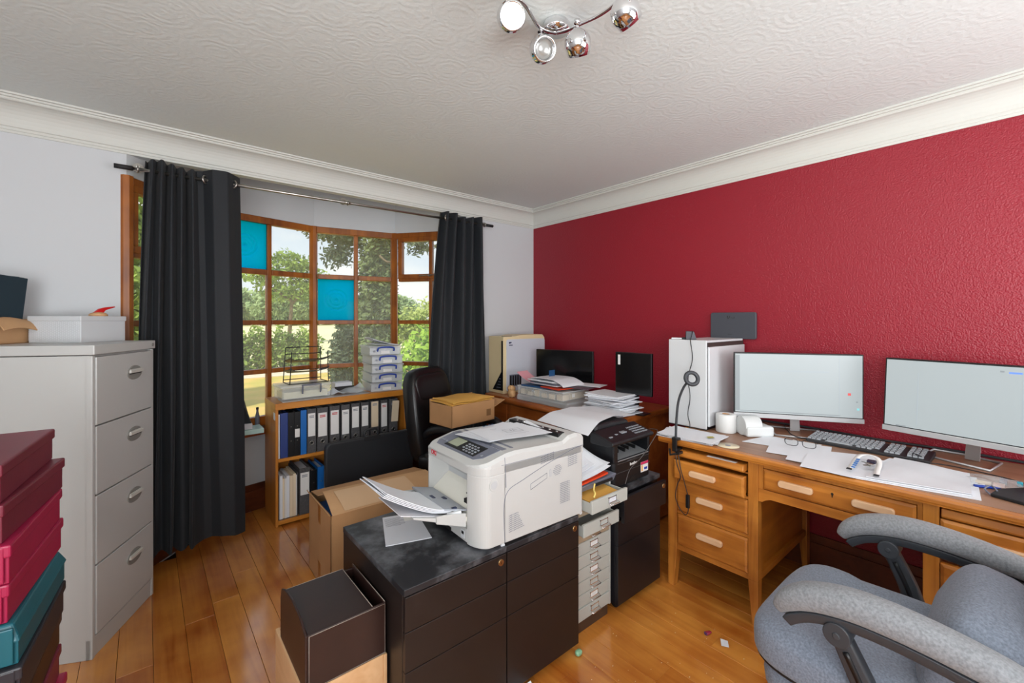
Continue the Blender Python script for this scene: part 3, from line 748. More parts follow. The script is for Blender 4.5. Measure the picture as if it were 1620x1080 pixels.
# ------------------------------------------------------------------ bookcase in the bay, its files and what stands on it
bx0, bx1, by0, by1 = .683, 1.655, 3.325, 3.665
T = thing('bookcase', 'low oak-effect bookcase full of ring binders in the bow window', 'bookcase', ((bx0 + bx1) / 2, (by0 + by1) / 2, 0))
for x in (bx0, bx1 - .018):
    b = B(); b.box(x, x + .018, by0, by1, 0, .806); obj('side_panel', b, m_bookcase, T, bevel=.002)
b = B(); b.box(bx0 - .002, bx1 + .002, by0 - .004, by1, .806, .850); obj('top', b, m_bookX, T, bevel=.003)
b = B(); b.box(bx0 + .018, bx1 - .018, by0, by1 - .01, .012, .038); obj('base_shelf', b, m_bookX, T, bevel=.002)
b = B(); b.box(bx0 + .018, bx1 - .018, by0, by1 - .01, .444, .466); obj('shelf', b, m_bookX, T, bevel=.002)
b = B(); b.box(bx0 + .018, bx1 - .018, by1 - .01, by1 - .002, .012, .806); obj('back_panel', b, m_bookcase, T)
b = B(); b.box(bx0 - .0012, bx0, by0 + .01, by0 + .06, .735, .785); obj('sticker', b, m_label, T, label='small white sticker')

def lever_arch(x0, x1, label, z0=.466, h=.318, y=3.338, lab=m_label, lz=(.36, .93), red=False, tilt=0, ring=True, group='files on the upper shelf'):
    T = thing('lever_arch_file', label, 'lever arch file', ((x0 + x1) / 2, y, z0), 0, group); w = x1 - x0
    b = B(); b.box(-w / 2, w / 2, 0, .004, 0, h); L_('spine', b, m_grey_spine, T, bevel=.0015)
    b = B(); b.box(-w / 2, -w / 2 + .0025, 0, .28, 0, h); b.box(w / 2 - .0025, w / 2, 0, .28, 0, h); L_('covers', b, m_grey_spine, T)
    b = B(); b.box(-w / 2 + .004, w / 2 - .004, .03, .25, .004, h - .02); L_('pages', b, m_paper, T)
    m = Matrix.Rotation(R(tilt), 4, 'Y')
    b = B(); b.box(-w * .40, w * .40, -.0012, 0, h * lz[0], h * lz[1]); 
    if tilt: b.bm.transform(Matrix.Translation((0, -.002, 0)) @ m)
    lo = L_('label', b, lab, T)
    b = B(); zz = h * lz[1]
    for q in range(2): b.box(-w * .26, w * .26, -.0018, -.0012, zz - .022 - q * .010, zz - .016 - q * .010)
    obj('lettering', b, m_printred if red else m_print, lo, world=False)
    if ring:
        b = B(); b.tube([(.0125 * math.cos(t), -.0008, h * .23 + .0125 * math.sin(t)) for t in [k * math.pi / 8 for k in range(16)]], .0028, 6, closed=True); L_('finger_ring', b, m_steel, T)
        b = B(); b.prism(oval(0, h * .23, .010, .010, 16), -.0006, -.0001, 'Y'); L_('finger_hole', b, m_dark, T)
    return T
def binder(x0, x1, label, mat, z0=.466, h=.31, y=3.338, dots=False, lab=None, group='files on the upper shelf'):
    T = thing('ring_binder', label, 'binder', ((x0 + x1) / 2, y, z0), 0, group); w = x1 - x0
    b = B(); b.box(-w / 2, w / 2, 0, .004, 0, h); L_('spine', b, mat, T, bevel=.0015)
    b = B(); b.box(-w / 2, -w / 2 + .0025, .001, .25, 0, h); b.box(w / 2 - .0025, w / 2, .001, .25, 0, h); L_('covers', b, mat, T)
    b = B(); b.box(-w / 2 + .004, w / 2 - .004, .03, .23, .004, h - .02); L_('pages', b, m_paper, T)
    if dots:
        for z in (.11, .21):
            b = B(); b.prism(oval(0, z, .004, .004, 10), -.0012, 0, 'Y'); L_('rivet', b, m_steel, T)
    if lab: b = B(); b.box(-w * .38, w * .38, -.001, 0, .13, .19); L_('label', b, m_label, T)
    return T
binder(.703, .713, 'thin white file at the left end of the upper shelf', m_paper2, h=.305)
binder(.716, .764, 'navy blue binder second on the upper shelf', m_nblue, h=.312)
binder(.766, .803, 'black ring binder next to the navy blue binder', m_blackplastic, dots=True)
binder(.805, .845, 'black ring binder with a small white label on its spine', m_blackplastic, dots=True, lab=True)
binder(.847, .886, 'bright blue binder in the middle of the ring binders', m_bblue, h=.315)
LA = [(.890, .951, 'first grey lever arch file right of the bright blue binder', m_label, (.38, .90), False),
      (.958, 1.034, 'wide grey lever arch file, second right of the bright blue binder, red heading', m_label, (.34, .88), True),
      (1.046, 1.119, 'grey lever arch file, third right of the bright blue binder, red heading', m_label, (.34, .90), True),
      (1.130, 1.195, 'grey lever arch file with a barcode at the foot of its label', m_label, (.30, .88), False),
      (1.206, 1.271, 'grey lever arch file behind the left of the black case handle', m_label, (.42, .92), False),
      (1.282, 1.344, 'grey lever arch file directly behind the black case handle', m_label, (.42, .92), False),
      (1.357, 1.427, 'grey lever arch file with a cream printed label', m_label2, (.36, .99), False),
      (1.440, 1.499, 'grey lever arch file with a red heading right of the cream label', m_label, (.33, .92), True)]
for x0, x1, lb, mm, lz, red in LA: lever_arch(x0, x1, lb, lab=mm, lz=lz, red=red)
lever_arch(1.512, 1.585, 'grey lever arch file at the right end with a crooked loose label', lab=m_label2, lz=(.42, .95), tilt=4)
# lower shelf
T = thing('magazine_file', 'magazine file of white catalogues on the lower shelf', 'magazine file', (.768, 3.34, .038), 0, 'files on the lower shelf')
b = B(); b.box(-.062, -.058, .002, .26, 0, .31); b.box(.058, .062, .002, .26, 0, .31); b.box(-.062, .062, .002, .26, 0, .003); L_('holder', b, m_grey_spine, T)
rr = random.Random(2); x = -.056
while x < .052:
    w = rr.uniform(.008, .020); h = rr.uniform(.275, .305); b = B(); b.box(x, min(x + w, .057), .004 + rr.uniform(0, .006), .215, .003, h)
    L_('catalogue', b, rr.choice([m_paper, m_label, m_label2, m_paper2, m_pink if x > .02 else m_paper]), T, bevel=.001); x += w + .0008
lever_arch(.838, .910, 'black lever arch file with a white label on the lower shelf', z0=.038, h=.33, lz=(.42, .9), group='files on the lower shelf', ring=False)
binder(.916, .955, 'black ring binder on the lower shelf', m_blackplastic, z0=.038, h=.30, dots=True, group='files on the lower shelf')
binder(.962, 1.010, 'bright blue ring binder on the lower shelf', m_bblue, z0=.038, h=.315, dots=True, group='files on the lower shelf')

# on the bookcase
ZB = .850
T = thing('plastic_folder', 'large clear plastic wallet lying along the bookcase top', 'plastic wallet', (1.1, 3.43, ZB))
b = B(); b.sheet(lambda u, v: (.73 + .62 * u, 3.335 + .16 * v, ZB + .0045 + .003 * math.sin(7 * u) * v), 16, 6, .003); obj('wallet', b, m_frost, T)
T = thing('storage_tub', 'wide clear plastic tub with a grey handle under the wire letter tray', 'storage box', (.90, 3.50, ZB + .008), R(2))
b = B(); b.prism(rrect(-.165, .165, -.105, .105, .018), 0, .003); 
for (a0, a1, c0, c1) in ((-.165, .165, -.105, -.102), (-.165, .165, .102, .105), (-.165, -.162, -.105, .105), (.162, .165, -.105, .105)): b.box(a0, a1, c0, c1, 0, .085)
L_('body', b, m_clear, T, bevel=.002)
b = B(); b.prism(rrect(-.178, .178, -.118, .118, .02), .083, .100); L_('lid', b, m_frost, T, bevel=.003)
b = B(); b.box(-.15, .15, -.092, .092, .004, .05); L_('papers', b, M('pale_yellow_paper', 'DCD8B8', .7), T)
b = B(); b.tube(bez([(-.035, -.122, .035), (-.035, -.128, .092), (-.03, -.129, .098), (.085, -.129, .098), (.09, -.128, .092), (.09, -.122, .035)], 20), .0055, 8); L_('handle', b, m_slate, T)
# wire letter tray rack on the tub
T = thing('letter_tray', 'black wire three-tier letter tray on the clear tub', 'letter tray', (.925, 3.50, ZB + .109), R(2))
b = B(); r = .0035
for x in (-.135, .135):
    for y, yt in ((-.085, -.135), (.085, .06)):
        b.cyl((x, y, .002), (x * .93, yt + (.04 if y < 0 else 0), .235 if y < 0 else .262), r, n=8)
    b.cyl((x, -.085, .003), (x, .085, .003), r, n=8)
b.cyl((-.125, .06, .262), (.125, .06, .262), r, n=8); b.cyl((-.125, .068, .212), (.125, .068, .212), r, n=8); b.cyl((-.13, .085, .02), (.13, .085, .02), r, n=8); b.cyl((-.13, -.083, .004), (.13, -.083, .004), r, n=8)
L_('wire_frame', b, m_mesh_metal, T)
for z in (.100, .178):
    b = B()
    b.sheet(lambda u, v: (-.13 + .26 * u, -.115 + .19 * v, z - .030 * v + .028 * max(0, abs(u - .5) * 2 - .8) * 5 * .6), 12, 8, .0025)
    tr = L_('tray', b, m_mesh_metal, T)
    b = B(); b.tube([(-.13, -.115, z + .018), (-.13, .075, z - .012), (.13, .075, z - .012), (.13, -.115, z + .018)], .003, 6); obj('rim', b, m_mesh_metal, tr, world=False)
solo('card_box', B().box(1.155, 1.29, 3.55, 3.64, ZB, ZB + .075), m_paper2, 'pale box with a black base behind the plastic wallets', 'box', (1.22, 3.6, ZB), bevel=.003)
solo('folder', B().box(1.15, 1.30, 3.53, 3.548, ZB, ZB + .045), m_blackmatte, 'flat black folder in front of the pale box on the bookcase', 'folder', (1.22, 3.54, ZB), bevel=.002)
b = B(); b.sheet(lambda u, v: (1.08 + .10 * u, 3.40 + .12 * v, ZB + .012 + .03 * math.exp(-((u - .5) / .28) ** 2) * (.4 + .6 * v)), 12, 8, .001)
solo('crumpled_paper', b, m_paper, 'crumpled white paper between the tub and the box stack', 'paper', (1.12, 3.45, ZB))
b = B(); b.sheet(lambda u, v: (1.15 + .20 * u, 3.37 + .16 * v, ZB + .016 + .05 * u * u * v + .006 * math.sin(9 * u + 4 * v)), 14, 8, .001)
solo('plastic_wallet', b, m_frost, 'creased plastic wallet leaning on the stacked clear boxes', 'plastic wallet', (1.24, 3.45, ZB))
# five clear boxes with blue handles
nth = ['topmost', 'second from top', 'middle', 'fourth from top', 'bottom']
SB = None
for k in range(5):
    z = ZB + .001 + (4 - k) * .0735; dx = (-.012, .004, .008, .004, .0)[k]
    lb = 'clear storage box with a blue handle, %s of the stack of five' % nth[k]
    if SB is None:
        T = thing('storage_box', lb, 'storage box', (1.52 + dx, 3.50, z), R(-7), 'clear boxes stacked on the bookcase'); SB = T
        b = B(); b.prism(rrect(-.125, .125, -.14, .14, .012), 0, .003)
        for q in ((-.125, .125, -.14, -.137), (-.125, .125, .137, .14), (-.125, -.122, -.14, .14), (.122, .125, -.14, .14)): b.box(*q, 0, .060)
        L_('body', b, m_frost, T, bevel=.002)
        b = B(); b.prism(rrect(-.136, .136, -.15, .15, .012), .058, .0715); L_('lid', b, m_frost, T, bevel=.003)
        b = B(); b.box(-.115, .115, -.13, .13, .004, .052); L_('contents', b, m_paper, T)
        b = B(); b.tube(bez([(-.066, -.152, .030), (-.066, -.157, .048), (-.055, -.158, .058), (.0, -.158, .063), (.055, -.158, .058), (.066, -.157, .048), (.066, -.152, .030)], 24), .0065, 8); L_('handle', b, m_blue, T)
        b = B(); b.prism(oval(-.09, .03, .009, .009, 14), -.1412, -.14, 'Y'); L_('sticker', b, m_print, T)
        b = B(); b.box(-.035, .035, -.1412, -.14, .008, .032); L_('label', b, m_label, T)
    else: dup(SB, (1.52 + dx, 3.50, z), R(-7) + R((0, .8, -.6, .5, 0)[k]), lb)
b = B(); zt = ZB + .001 + 5 * .0735
b.sheet(lambda u, v: (1.40 + .22 * u, 3.39 + .20 * v, zt + .006 + .05 * (1 - u) ** 1.5 + .012 * math.sin(3.1 * v) * (1 - u)), 16, 10, .004)
b.sheet(lambda u, v: (1.41 + .22 * u, 3.385 + .20 * v, zt + .003 + .012 * (1 - u)), 10, 6, .003)
solo('paper_sheets', b, m_paper, 'curling white papers on the stacked clear boxes', 'paper', (1.5, 3.48, zt))
# on the window sill behind the left curtain
zs = ZS - .005
T = thing('cloth_bag', 'dark purple-grey cloth bundle on the window sill by the left curtain', 'bag', (.47, 3.62, zs + .075))
b = B(); b.sheet(lambda u, v: (.44 + .14 * (1 - .75 * v) * u, 3.60 - .03 * u + .02 * math.sin(5 * v), zs + .075 + .30 * v), 10, 12, .05); obj('cloth', b, m_curtain, T)
solo('book', B().box(.40, .585, 3.56, 3.665, zs + .034, zs + .075), m_paper2, 'thick grey-white book under the cloth bundle on the sill', 'book', (.5, 3.61, zs + .034), bevel=.004)
solo('glass_slab', B().box(.40, .655, 3.545, 3.70, zs, zs + .033), m_turq, 'pale turquoise slab lying on the window sill left of the bookcase', 'slab', (.53, 3.62, zs), bevel=.002)
T = thing('bottle', 'slim dark grey bottle on the sill at the bookcase corner', 'bottle', (.645, 3.735, zs))
b = B(); b.lathe([(.016, 0), (.018, .01), (.015, .09), (.008, .12), (.008, .14)], 16); L_('body', b, m_slate, T)
b = B(); b.lathe([(.009, .14), (.0095, .142), (.009, .155)], 12); L_('cap', b, m_blackmatte, T)

# ------------------------------------------------------------------ black plastic portfolio case against the bookcase
T = thing('portfolio_case', 'black hard plastic artwork case with a carry handle leaning on the bookcase', 'case', (1.29, 3.16, 0), 0)
b = B(); b.prism(rrect(-.335, .335, 0, .565, .045), -.022, .022, 'Y'); m_case = M('charcoal_case_plastic', '222428', .5, bump=(300, .15, .0006)); L_('shell', b, m_case, T, bevel=.012, seg=3)
b = B(); b.tube(bez([(-.052, 0, .565), (-.05, 0, .595), (-.03, 0, .612), (.03, 0, .612), (.05, 0, .595), (.052, 0, .565)], 20), .0085, 8); L_('handle', b, m_case, T)
b = B(); b.box(-.062, .062, -.025, -.019, .535, .566); L_('catch', b, m_blackmatte, T, bevel=.004)

# ------------------------------------------------------------------ black leather chair by the right curtain
T = thing('leather_chair', 'black leather executive chair holding a cardboard box, by the right curtain', 'chair', (1.715, 2.575, 0), R(25))
# local: seat front towards -Y, back at +Y
b = B()
for k in range(5):
    a = k * 2 * math.pi / 5 + .3; b.tube([(0, 0, .11), (.16 * math.cos(a), .16 * math.sin(a), .105), (.25 * math.cos(a), .25 * math.sin(a), .075)], [.028, .022, .016], 8)
b.cyl((0, 0, .09), (0, 0, .40), .03); L_('base', b, m_blackplastic, T)
for k in range(5):
    a = k * 2 * math.pi / 5 + .3; b = B(); b.cyl((.24 * math.cos(a) - .02, .24 * math.sin(a), .03), (.24 * math.cos(a) + .02, .24 * math.sin(a), .03), .029); b.cyl((.24 * math.cos(a), .24 * math.sin(a), .05), (.24 * math.cos(a), .24 * math.sin(a), .08), .01); L_('castor', b, m_blackplastic, T)
b = B(); b.blob((0, -.02, .46), (.26, .26, .065), .45, .35); L_('seat', b, m_leather, T)
b = B(); b.blob((0, 0, 0), (.25, .062, .33), .45, .32, fn=lambda p: Vector((p.x * (1 - .12 * max(0, p.z)), p.y + .25 * p.z * p.z, p.z)))
b.bm.transform(Matrix.Translation((0, .265, .755)) @ Matrix.Rotation(R(-10), 4, 'X')); L_('backrest', b, m_leather, T)
b = B(); b.blob((0, 0, 0), (.20, .03, .10), .5, .4); b.bm.transform(Matrix.Translation((0, .265, .94)) @ Matrix.Rotation(R(-12), 4, 'X')); L_('headrest', b, m_leather, T)
for s in (-1, 1):
    b = B(); x = s * .195
    b.tube(bez([(x * .92, .20, .62), (x, .12, .678), (x, -.02, .700), (x, -.16, .685), (x * .99, -.20, .63), (x * .97, -.17, .52), (x * .85, -.10, .44)], 40), [.024 + .010 * math.sin(min(1, i / 30) * math.pi) for i in range(100)][:len(bez([(0, 0, 0)] * 7, 40))], 10)
    L_('armrest', b, m_blackplastic, T)
# cardboard box of envelopes on the seat
T = thing('cardboard_box', 'cardboard box of padded envelopes resting on the black leather chair arms', 'box', (1.665, 2.50, .735), R(6))
bxw, byw, bh = .188, .12, .140
b = B(); b.box(-bxw, bxw, -byw, -byw + .005, 0, bh); b.box(-bxw, bxw, byw - .005, byw, 0, bh + .02); b.box(-bxw, -bxw + .005, -byw, byw, 0, bh); b.box(bxw - .005, bxw, -byw, byw, 0, bh - .05); b.box(-bxw, bxw, -byw, byw, 0, .005); L_('body', b, m_card, T)
b = B(); b.sheet(lambda u, v: (bxw + .10 * u, -byw + 2 * byw * v, bh - .05 + .035 * u), 4, 4, .004); L_('flap', b, m_card, T)
b = B(); b.box(bxw - .075, bxw - .035, -byw - .0008, -byw, bh - .105, bh - .06); L_('printed_mark', b, M('print_brown', '7E5A36', .8), T)
b = B(); b.box(-bxw + .01, bxw - .012, -byw + .01, byw - .012, .006, bh - .012); L_('packed_envelopes', b, m_card2, T, bevel=.004)
T2 = thing('padded_envelope', 'yellow padded envelope lying on top of the box on the leather chair', 'envelope', (1.665, 2.50, .735 + bh), R(6))
for q, (dx, dy, dz) in enumerate(((0, 0, 0), (.01, -.008, .014))):
    b = B(); b.sheet(lambda u, v: (-.188 + .36 * u + dx, -.115 + .22 * v + dy, .006 + dz + .014 * math.sin(math.pi * u) ** .5 * math.sin(math.pi * v) ** .5 + .010 * (1 - u) * v + .004 * math.sin(9 * u + 3 * v)), 20, 12, .008); L_('envelope', b, m_envelope, T2)

# ------------------------------------------------------------------ large cardboard carton
T = thing('cardboard_carton', 'large brown cardboard carton with half-open flaps behind the black pedestals', 'box', (1.05, 2.467, 0), R(-1))
cw, ch_, cz = .33, .20, .432
b = B(); b.box(-cw, cw, -ch_, -ch_ + .006, 0, cz); b.box(-cw, cw, ch_ - .006, ch_, 0, cz); b.box(-cw, -cw + .006, -ch_, ch_, 0, cz); b.box(cw - .006, cw, -ch_, ch_, 0, cz); b.box(-cw, cw, -ch_, ch_, 0, .006); L_('walls', b, m_card, T)
b = B(); b.sheet(lambda u, v: (-cw + .01 + (2 * cw - .01) * u + .02 * (v) * (1 - u), -ch_ + .245 * v, cz + .045 * math.sin(math.pi * .5 * v) * (1 - .3 * u)), 6, 6, .005); fp = L_('front_flap', b, m_card2, T)
b = B(); b.sheet(lambda u, v: (-cw + .075 + .42 * u, -ch_ + .012 + .19 * v, cz + .0495 * math.sin(math.pi * .5 * (.05 + .78 * v)) * (1 - .3 * (.1 + .6 * u)) + .0015), 6, 6, .0006); obj('pasted_label', b, M('tan_paper', 'D2AE88', .7), fp, world=False)
b = B(); b.sheet(lambda u, v: (-cw + .01 + (2 * cw - .01) * u, ch_ - .14 * v, cz + .02 * v), 4, 4, .005); L_('rear_flap', b, m_card, T)
b = B(); b.sheet(lambda u, v: (-cw - .035 * v * .3, -ch_ + .40 * u, cz - .002 + .02 * v), 4, 3, .004); L_('side_flap', b, m_card, T)
for z0, z1 in ((.33, .432), (.0, .12)):
    b = B(); b.box(-cw - .0008, -cw, -.025, .02, z0, z1); L_('parcel_tape', b, M('parcel_tape', '96602C', .3) if z0 > .1 else MATS['parcel_tape'], T)
b = B(); b.box(-cw + .02, cw - .02, -ch_ + .02, ch_ - .02, .01, .37); L_('packed_papers', b, m_bblue, T, label='bright blue folders inside')
solo('cardboard_strip', B().box(.690, .718, 2.25, 2.46, .0012, .012), m_card2, 'loose strip of cardboard on the floor beside the large carton', 'cardboard', (.704, 2.35, .0012), bevel=.001)

# ------------------------------------------------------------------ three black drawer pedestals
def pedestal(x0, x1, yf, depth, top, label, mat, topmat, open_top=0, cuts=(.455, .330), castors=True):
    T = thing('drawer_pedestal', label, 'drawer unit', ((x0 + x1) / 2, yf + depth / 2, 0), 0, 'black office pedestals')
    b = B(); b.box(x0, x1, yf + .018, yf + depth, .045, top - .022); obj('carcass', b, mat, T, bevel=.002)
    b = B(); b.box(x0 - .001, x1 + .001, yf + .002, yf + depth + .002, top - .022, top); obj('top', b, topmat, T, bevel=.002)
    zs = [top - .024, cuts[0], cuts[1], .04]
    for k in range(3):
        dy = open_top if k == 0 else 0
        b = B(); b.box(x0 + .0015, x1 - .0015, yf - dy, yf - dy + .018, zs[k + 1] + .0025, zs[k]);
        d = obj('drawer_front', b, mat, T, bevel=.0015)
        if dy: b = B(); b.box(x0 + .02, x1 - .02, yf - dy + .018, yf + .02, zs[k + 1] + .02, zs[k] - .03); obj('drawer_tray', b, m_dark, d)
        if k == 0:
            lx = x1 - .028; lz = zs[0] - .012 - .012
            b = B(); b.cyl((lx, yf - dy - .004, lz), (lx, yf - dy + .002, lz), .0115, n=20); obj('lock', b, m_brass, d)
            b = B(); b.box(lx - .001, lx + .001, yf - dy - .0046, yf - dy - .0038, lz - .005, lz + .005); obj('keyhole', b, m_dark, d)
    for cx in (x0 + .05, x1 - .05):
        for cy in (yf + .05, yf + depth - .06):
            b = B(); b.cyl((cx - .012, cy, .0235), (cx + .012, cy, .0235), .023, n=16); b.cyl((cx, cy, .03), (cx, cy, .046), .008, n=8); obj('castor', b, m_blackplastic, T)
    return T
pedestal(.613, 1.0205, 1.240, .545, .59, 'black-brown drawer pedestal on the left under the large white printer', m_ped, m_ped_top)
pedestal(1.0225, 1.421, 1.240, .545, .59, 'black-brown drawer pedestal on the right under the large white printer', m_ped, m_ped_top)
pedestal(1.745, 2.120, 1.275, .545, .60, 'black drawer pedestal with its top drawer ajar, under the black printer', m_ped3, m_ped_top, open_top=.035, cuts=(.45, .33))
solo('sweet_wrapper', B().blob((1.41, 1.232, .012), (.016, .012, .010), .6, .6, 10, 6), M('green_foil', '8FC09A', .3, var=(60, .3)), 'crumpled pale green wrapper on the floor below the pedestals', 'litter', (1.41, 1.232, .002))
b = B(); b.sheet(lambda u, v: (1.06 + .07 * u + .01 * v, 1.16 + .08 * v, .002 + .03 * v * v), 5, 5, .0008)
solo('paper_scrap', b, m_paper, 'white paper scrap poking out from under the pedestals', 'paper', (1.1, 1.2, 0.0012))

# printed leaflet on the pedestal
T = thing('leaflet', 'printed grey-white leaflet lying on the left pedestal under the paper tray', 'leaflet', (.80, 1.64, .5905))
b = B(); b.hexa([(.678, 1.526, .5905), (.841, 1.474, .5905), (.901, 1.711, .5905), (.765, 1.754, .5905), (.678, 1.526, .593), (.841, 1.474, .593), (.901, 1.711, .593), (.765, 1.754, .593)]); obj('sheet', b, m_paper2, T)
b = B(); u = Vector((.163, -.052, 0)); v = Vector((.075, .232, 0)); o0 = Vector((.678, 1.526, .5932))
for k in range(9):
    p = o0 + u * .10 + v * (.62 + .035 * k); q = p + u * (.45 if k % 3 else .35); w = v * .012; b._add([p, q, q + w, p + w], [(0, 1, 2, 3)])
obj('lettering', b, m_print, T)
b = B(); p = o0 + u * .55 + v * .72; b._add([p, p + u * .22, p + u * .22 + v * .2, p + v * .2], [(0, 1, 2, 3)]); obj('picture', b, M('pale_print', 'E6E4DE', .6), T)

# ------------------------------------------------------------------ large grey-white laser printer on the pedestals
LP = thing('laser_printer', 'large grey-white laser printer with an open paper tray on the black pedestals', 'printer', (.903, 1.252, .5905), R(-2.3))
pd, pw_, ph = .535, .425, .342
RC = [(.055 - .055 * math.sin(t), .09 - .09 * math.cos(t)) for t in [math.pi / 2 * k / 12 for k in range(12, -1, -1)]]        # rounded right front corner, front to side
LC = [(.055 - .055 * math.cos(t), pw_ - .045 + .045 * math.sin(t)) for t in [math.pi / 2 * k / 8 for k in range(8, -1, -1)]]   # left front corner, side to front
b = B()
b.prism(rrect(.10, pd, 0, pw_, .012), .010, .300)                                   # body behind the recess
b.prism([(pd, 0), (pd, pw_)] + LC + RC, .268, .300)   # brow
for y0, y1, cor in ((0, .082, 0), (pw_ - .045, pw_, 1)):
    if not cor: b.prism([(.12, 0), (.12, y1), (RC[1][0] + .0, y1)] + RC[1:], .010, .270)
    else: b.prism([(.12, pw_)] + LC + [(.12, y0)], .010, .270)
obj('body', b, m_printer, LP, world=False, bevel=.003)
# top cover: front slope with the control panel, flat deck, rear hump
def top_z(x): return piece(x, [(0, .302), (.03, .314), (.13, .338), (.17, .341), (.30, .336), (.42, .334), (.455, .352), (.50, .356), (pd, .345)])
b = B(); xs = [0, .002, .006, .012, .02, .03, .042, .055, .08, .13, .17, .24, .30, .36, .42, .44, .455, .48, .50, .52, pd]
def ins(x): return .0 if x > .055 else (.055 - x) ** 2 * 18 * .55
rows = []
for x in xs:
    q = max(0, (.055 - x) / .055); e = 1 - math.sqrt(max(0, 1 - q * q)); a = .09 * e; c = .045 * e; z = top_z(x)
    rows.append([(x, a, .298), (x, a + .001, z - .012), (x, a + .012, z), (x, pw_ - c - .012, z), (x, pw_ - c - .001, z - .012), (x, pw_ - c, .298)])
vs = [p for r_ in rows for p in r_]; fs = []
for i in range(len(xs) - 1):
    for j in range(5): fs.append((i * 6 + j, i * 6 + j + 1, (i + 1) * 6 + j + 1, (i + 1) * 6 + j))
    fs.append((i * 6 + 5, i * 6, (i + 1) * 6, (i + 1) * 6 + 5))
fs += [tuple(range(5, -1, -1)), tuple((len(xs) - 1) * 6 + j for j in range(6))]
b._add(vs, fs); obj('top_cover', b, m_printer, LP, world=False, bevel=.004)
def deck(poly, name, mat, dz=.0015, par=LP, th=.003):
    b = B(); n = len(poly); v = [(x, y, top_z(x) + dz) for x, y in poly] + [(x, y, top_z(x) + dz - th) for x, y in poly]
    b._add(v, [tuple(range(n)), tuple(range(2 * n - 1, n - 1, -1))] + [(i, (i + 1) % n, n + (i + 1) % n, n + i) for i in range(n)])
    return obj(name, b, mat, par, world=False)
cp = deck([(.030, .085), (.030, .37), (.055, .392), (.13, .398), (.13, .05), (.055, .058)], 'control_panel', m_slate)
deck([(.134, .045), (.134, .398), (.19, .398), (.19, .045)], 'tray_strip', m_slate, .001)
deck([(.042, .105), (.042, .325), (.112, .325), (.112, .105)], 'key_panel', m_blackplastic, .0028, cp)
deck([(.055, .245), (.055, .318), (.106, .318), (.106, .245)], 'display', m_lcd, .0042, cp)
b = B(); rr = random.Random(4)
for i in range(4):
    for j in range(5):
        if (i, j) in ((0, 4), (3, 0)): continue
        x = .052 + i * .014; y = .125 + j * .021; s = .0035
        b.box(x - s, x + s, y - s * 1.3, y + s * 1.3, top_z(x) + .002, top_z(x) + .0055)
for y in (.075, .34, .36, .378): b.box(.06, .07, y, y + .008, top_z(.065) + .001, top_z(.065) + .003)
obj('buttons', b, m_key, cp, world=False, kind='stuff')
# recess
b = B(); b.prism([(.098, .255), (.100, .268), (.04, .268), (.04, .262), (.096, .20), (.096, .255)], .082, pw_ - .045, 'Y'); b.box(.094, .100, .082, pw_ - .045, .15, .268); obj('recess_back', b, m_printer_in, LP, world=False)
b = B(); b.prism([(.10, .010), (.10, .185), (.075, .170), (-.004, .108), (-.004, .098), (.01, .075), (.02, .07), (.02, .010)], .082, pw_ - .045, 'Y'); obj('ledge', b, M('printer_cream_white', 'E0DDD2', .45), LP, world=False, bevel=.002)
b = B(); b.box(.03, .045, .12, .15, .135, .15); b.box(-.002, .003, pw_ - .034, pw_ - .012, .250, .262); b.box(.05, .06, .14, .165, .158, .163); obj('latches', b, m_dark, LP, world=False)
# paper cassette
b = B(); b.prism(rrect(.003, .3, .082, pw_ - .005, .01), .012, .062); c_ = obj('cassette', b, m_printer, LP, world=False, bevel=.003)
b = B(); b.box(.0015, .0035, .10, .125, .022, .050); obj('level_window', b, m_white_case, c_, world=False)
b = B(); b.box(.0005, .002, .105, .120, .036, .046); obj('paper_symbol', b, m_dark, c_, world=False)
b = B(); b.box(.001, .0032, .20, .34, .012, .026); obj('grip', b, m_dark, c_, world=False)
# multipurpose tray and paper in it
def tz(x): return .100 + (-x) * .26
b = B(); b.prism([(-.004, .094), (-.004, .106), (-.12, tz(-.12) + .006), (-.21, tz(-.21) + .008), (-.21, tz(-.21) + .002), (-.12, tz(-.12) - .010)], .085, .37, 'Y')
b.prism([(-.004, .075), (-.004, .125), (-.06, tz(-.06) + .022), (-.125, tz(-.12) + .014), (-.125, tz(-.12) - .012)], .078, .088, 'Y'); b.prism([(-.004, .085), (-.004, .125), (-.06, tz(-.06) + .022), (-.125, tz(-.12) + .014), (-.125, tz(-.12) - .012)], .367, .377, 'Y')
tr = obj('paper_tray', b, m_printer, LP, world=False, bevel=.002)
b = B(); b.prism([(.01, .125), (.01, .131), (-.085, tz(-.085) + .034), (-.085, tz(-.085) + .028)], .095, .365, 'Y'); obj('tray_flap', b, m_slate_l, tr, world=False)
b = B(); b.box(-.06, -.03, .10, .112, tz(-.05) + .03, tz(-.05) + .034); b.box(-.075, -.055, .22, .25, tz(-.06) + .0325, tz(-.06) + .036); b.box(-.03, -.01, .21, .235, tz(-.02) + .0315, tz(-.02) + .035); obj('guide_marks', b, M('navy_marks', '2C3350', .5), tr, world=False)
b = B(); b.box(-.075, -.02, .083, .098, tz(-.05) + .004, tz(-.05) + .026); b.box(-.10, -.06, .330, .345, tz(-.08) + .004, tz(-.08) + .024); obj('paper_guide', b, m_white_case, tr, world=False, bevel=.003)
T = thing('paper_stack', 'thick white copy paper drooping out of the open printer tray', 'paper', (.70, 1.47, .72))
MLP = mw(LP)
def lp(x, y, z): return tuple(MLP @ Vector((x, y, z)))
def ppz(x): return tz(x) + .016 + .55 * max(0, -x - .12) ** 1.4
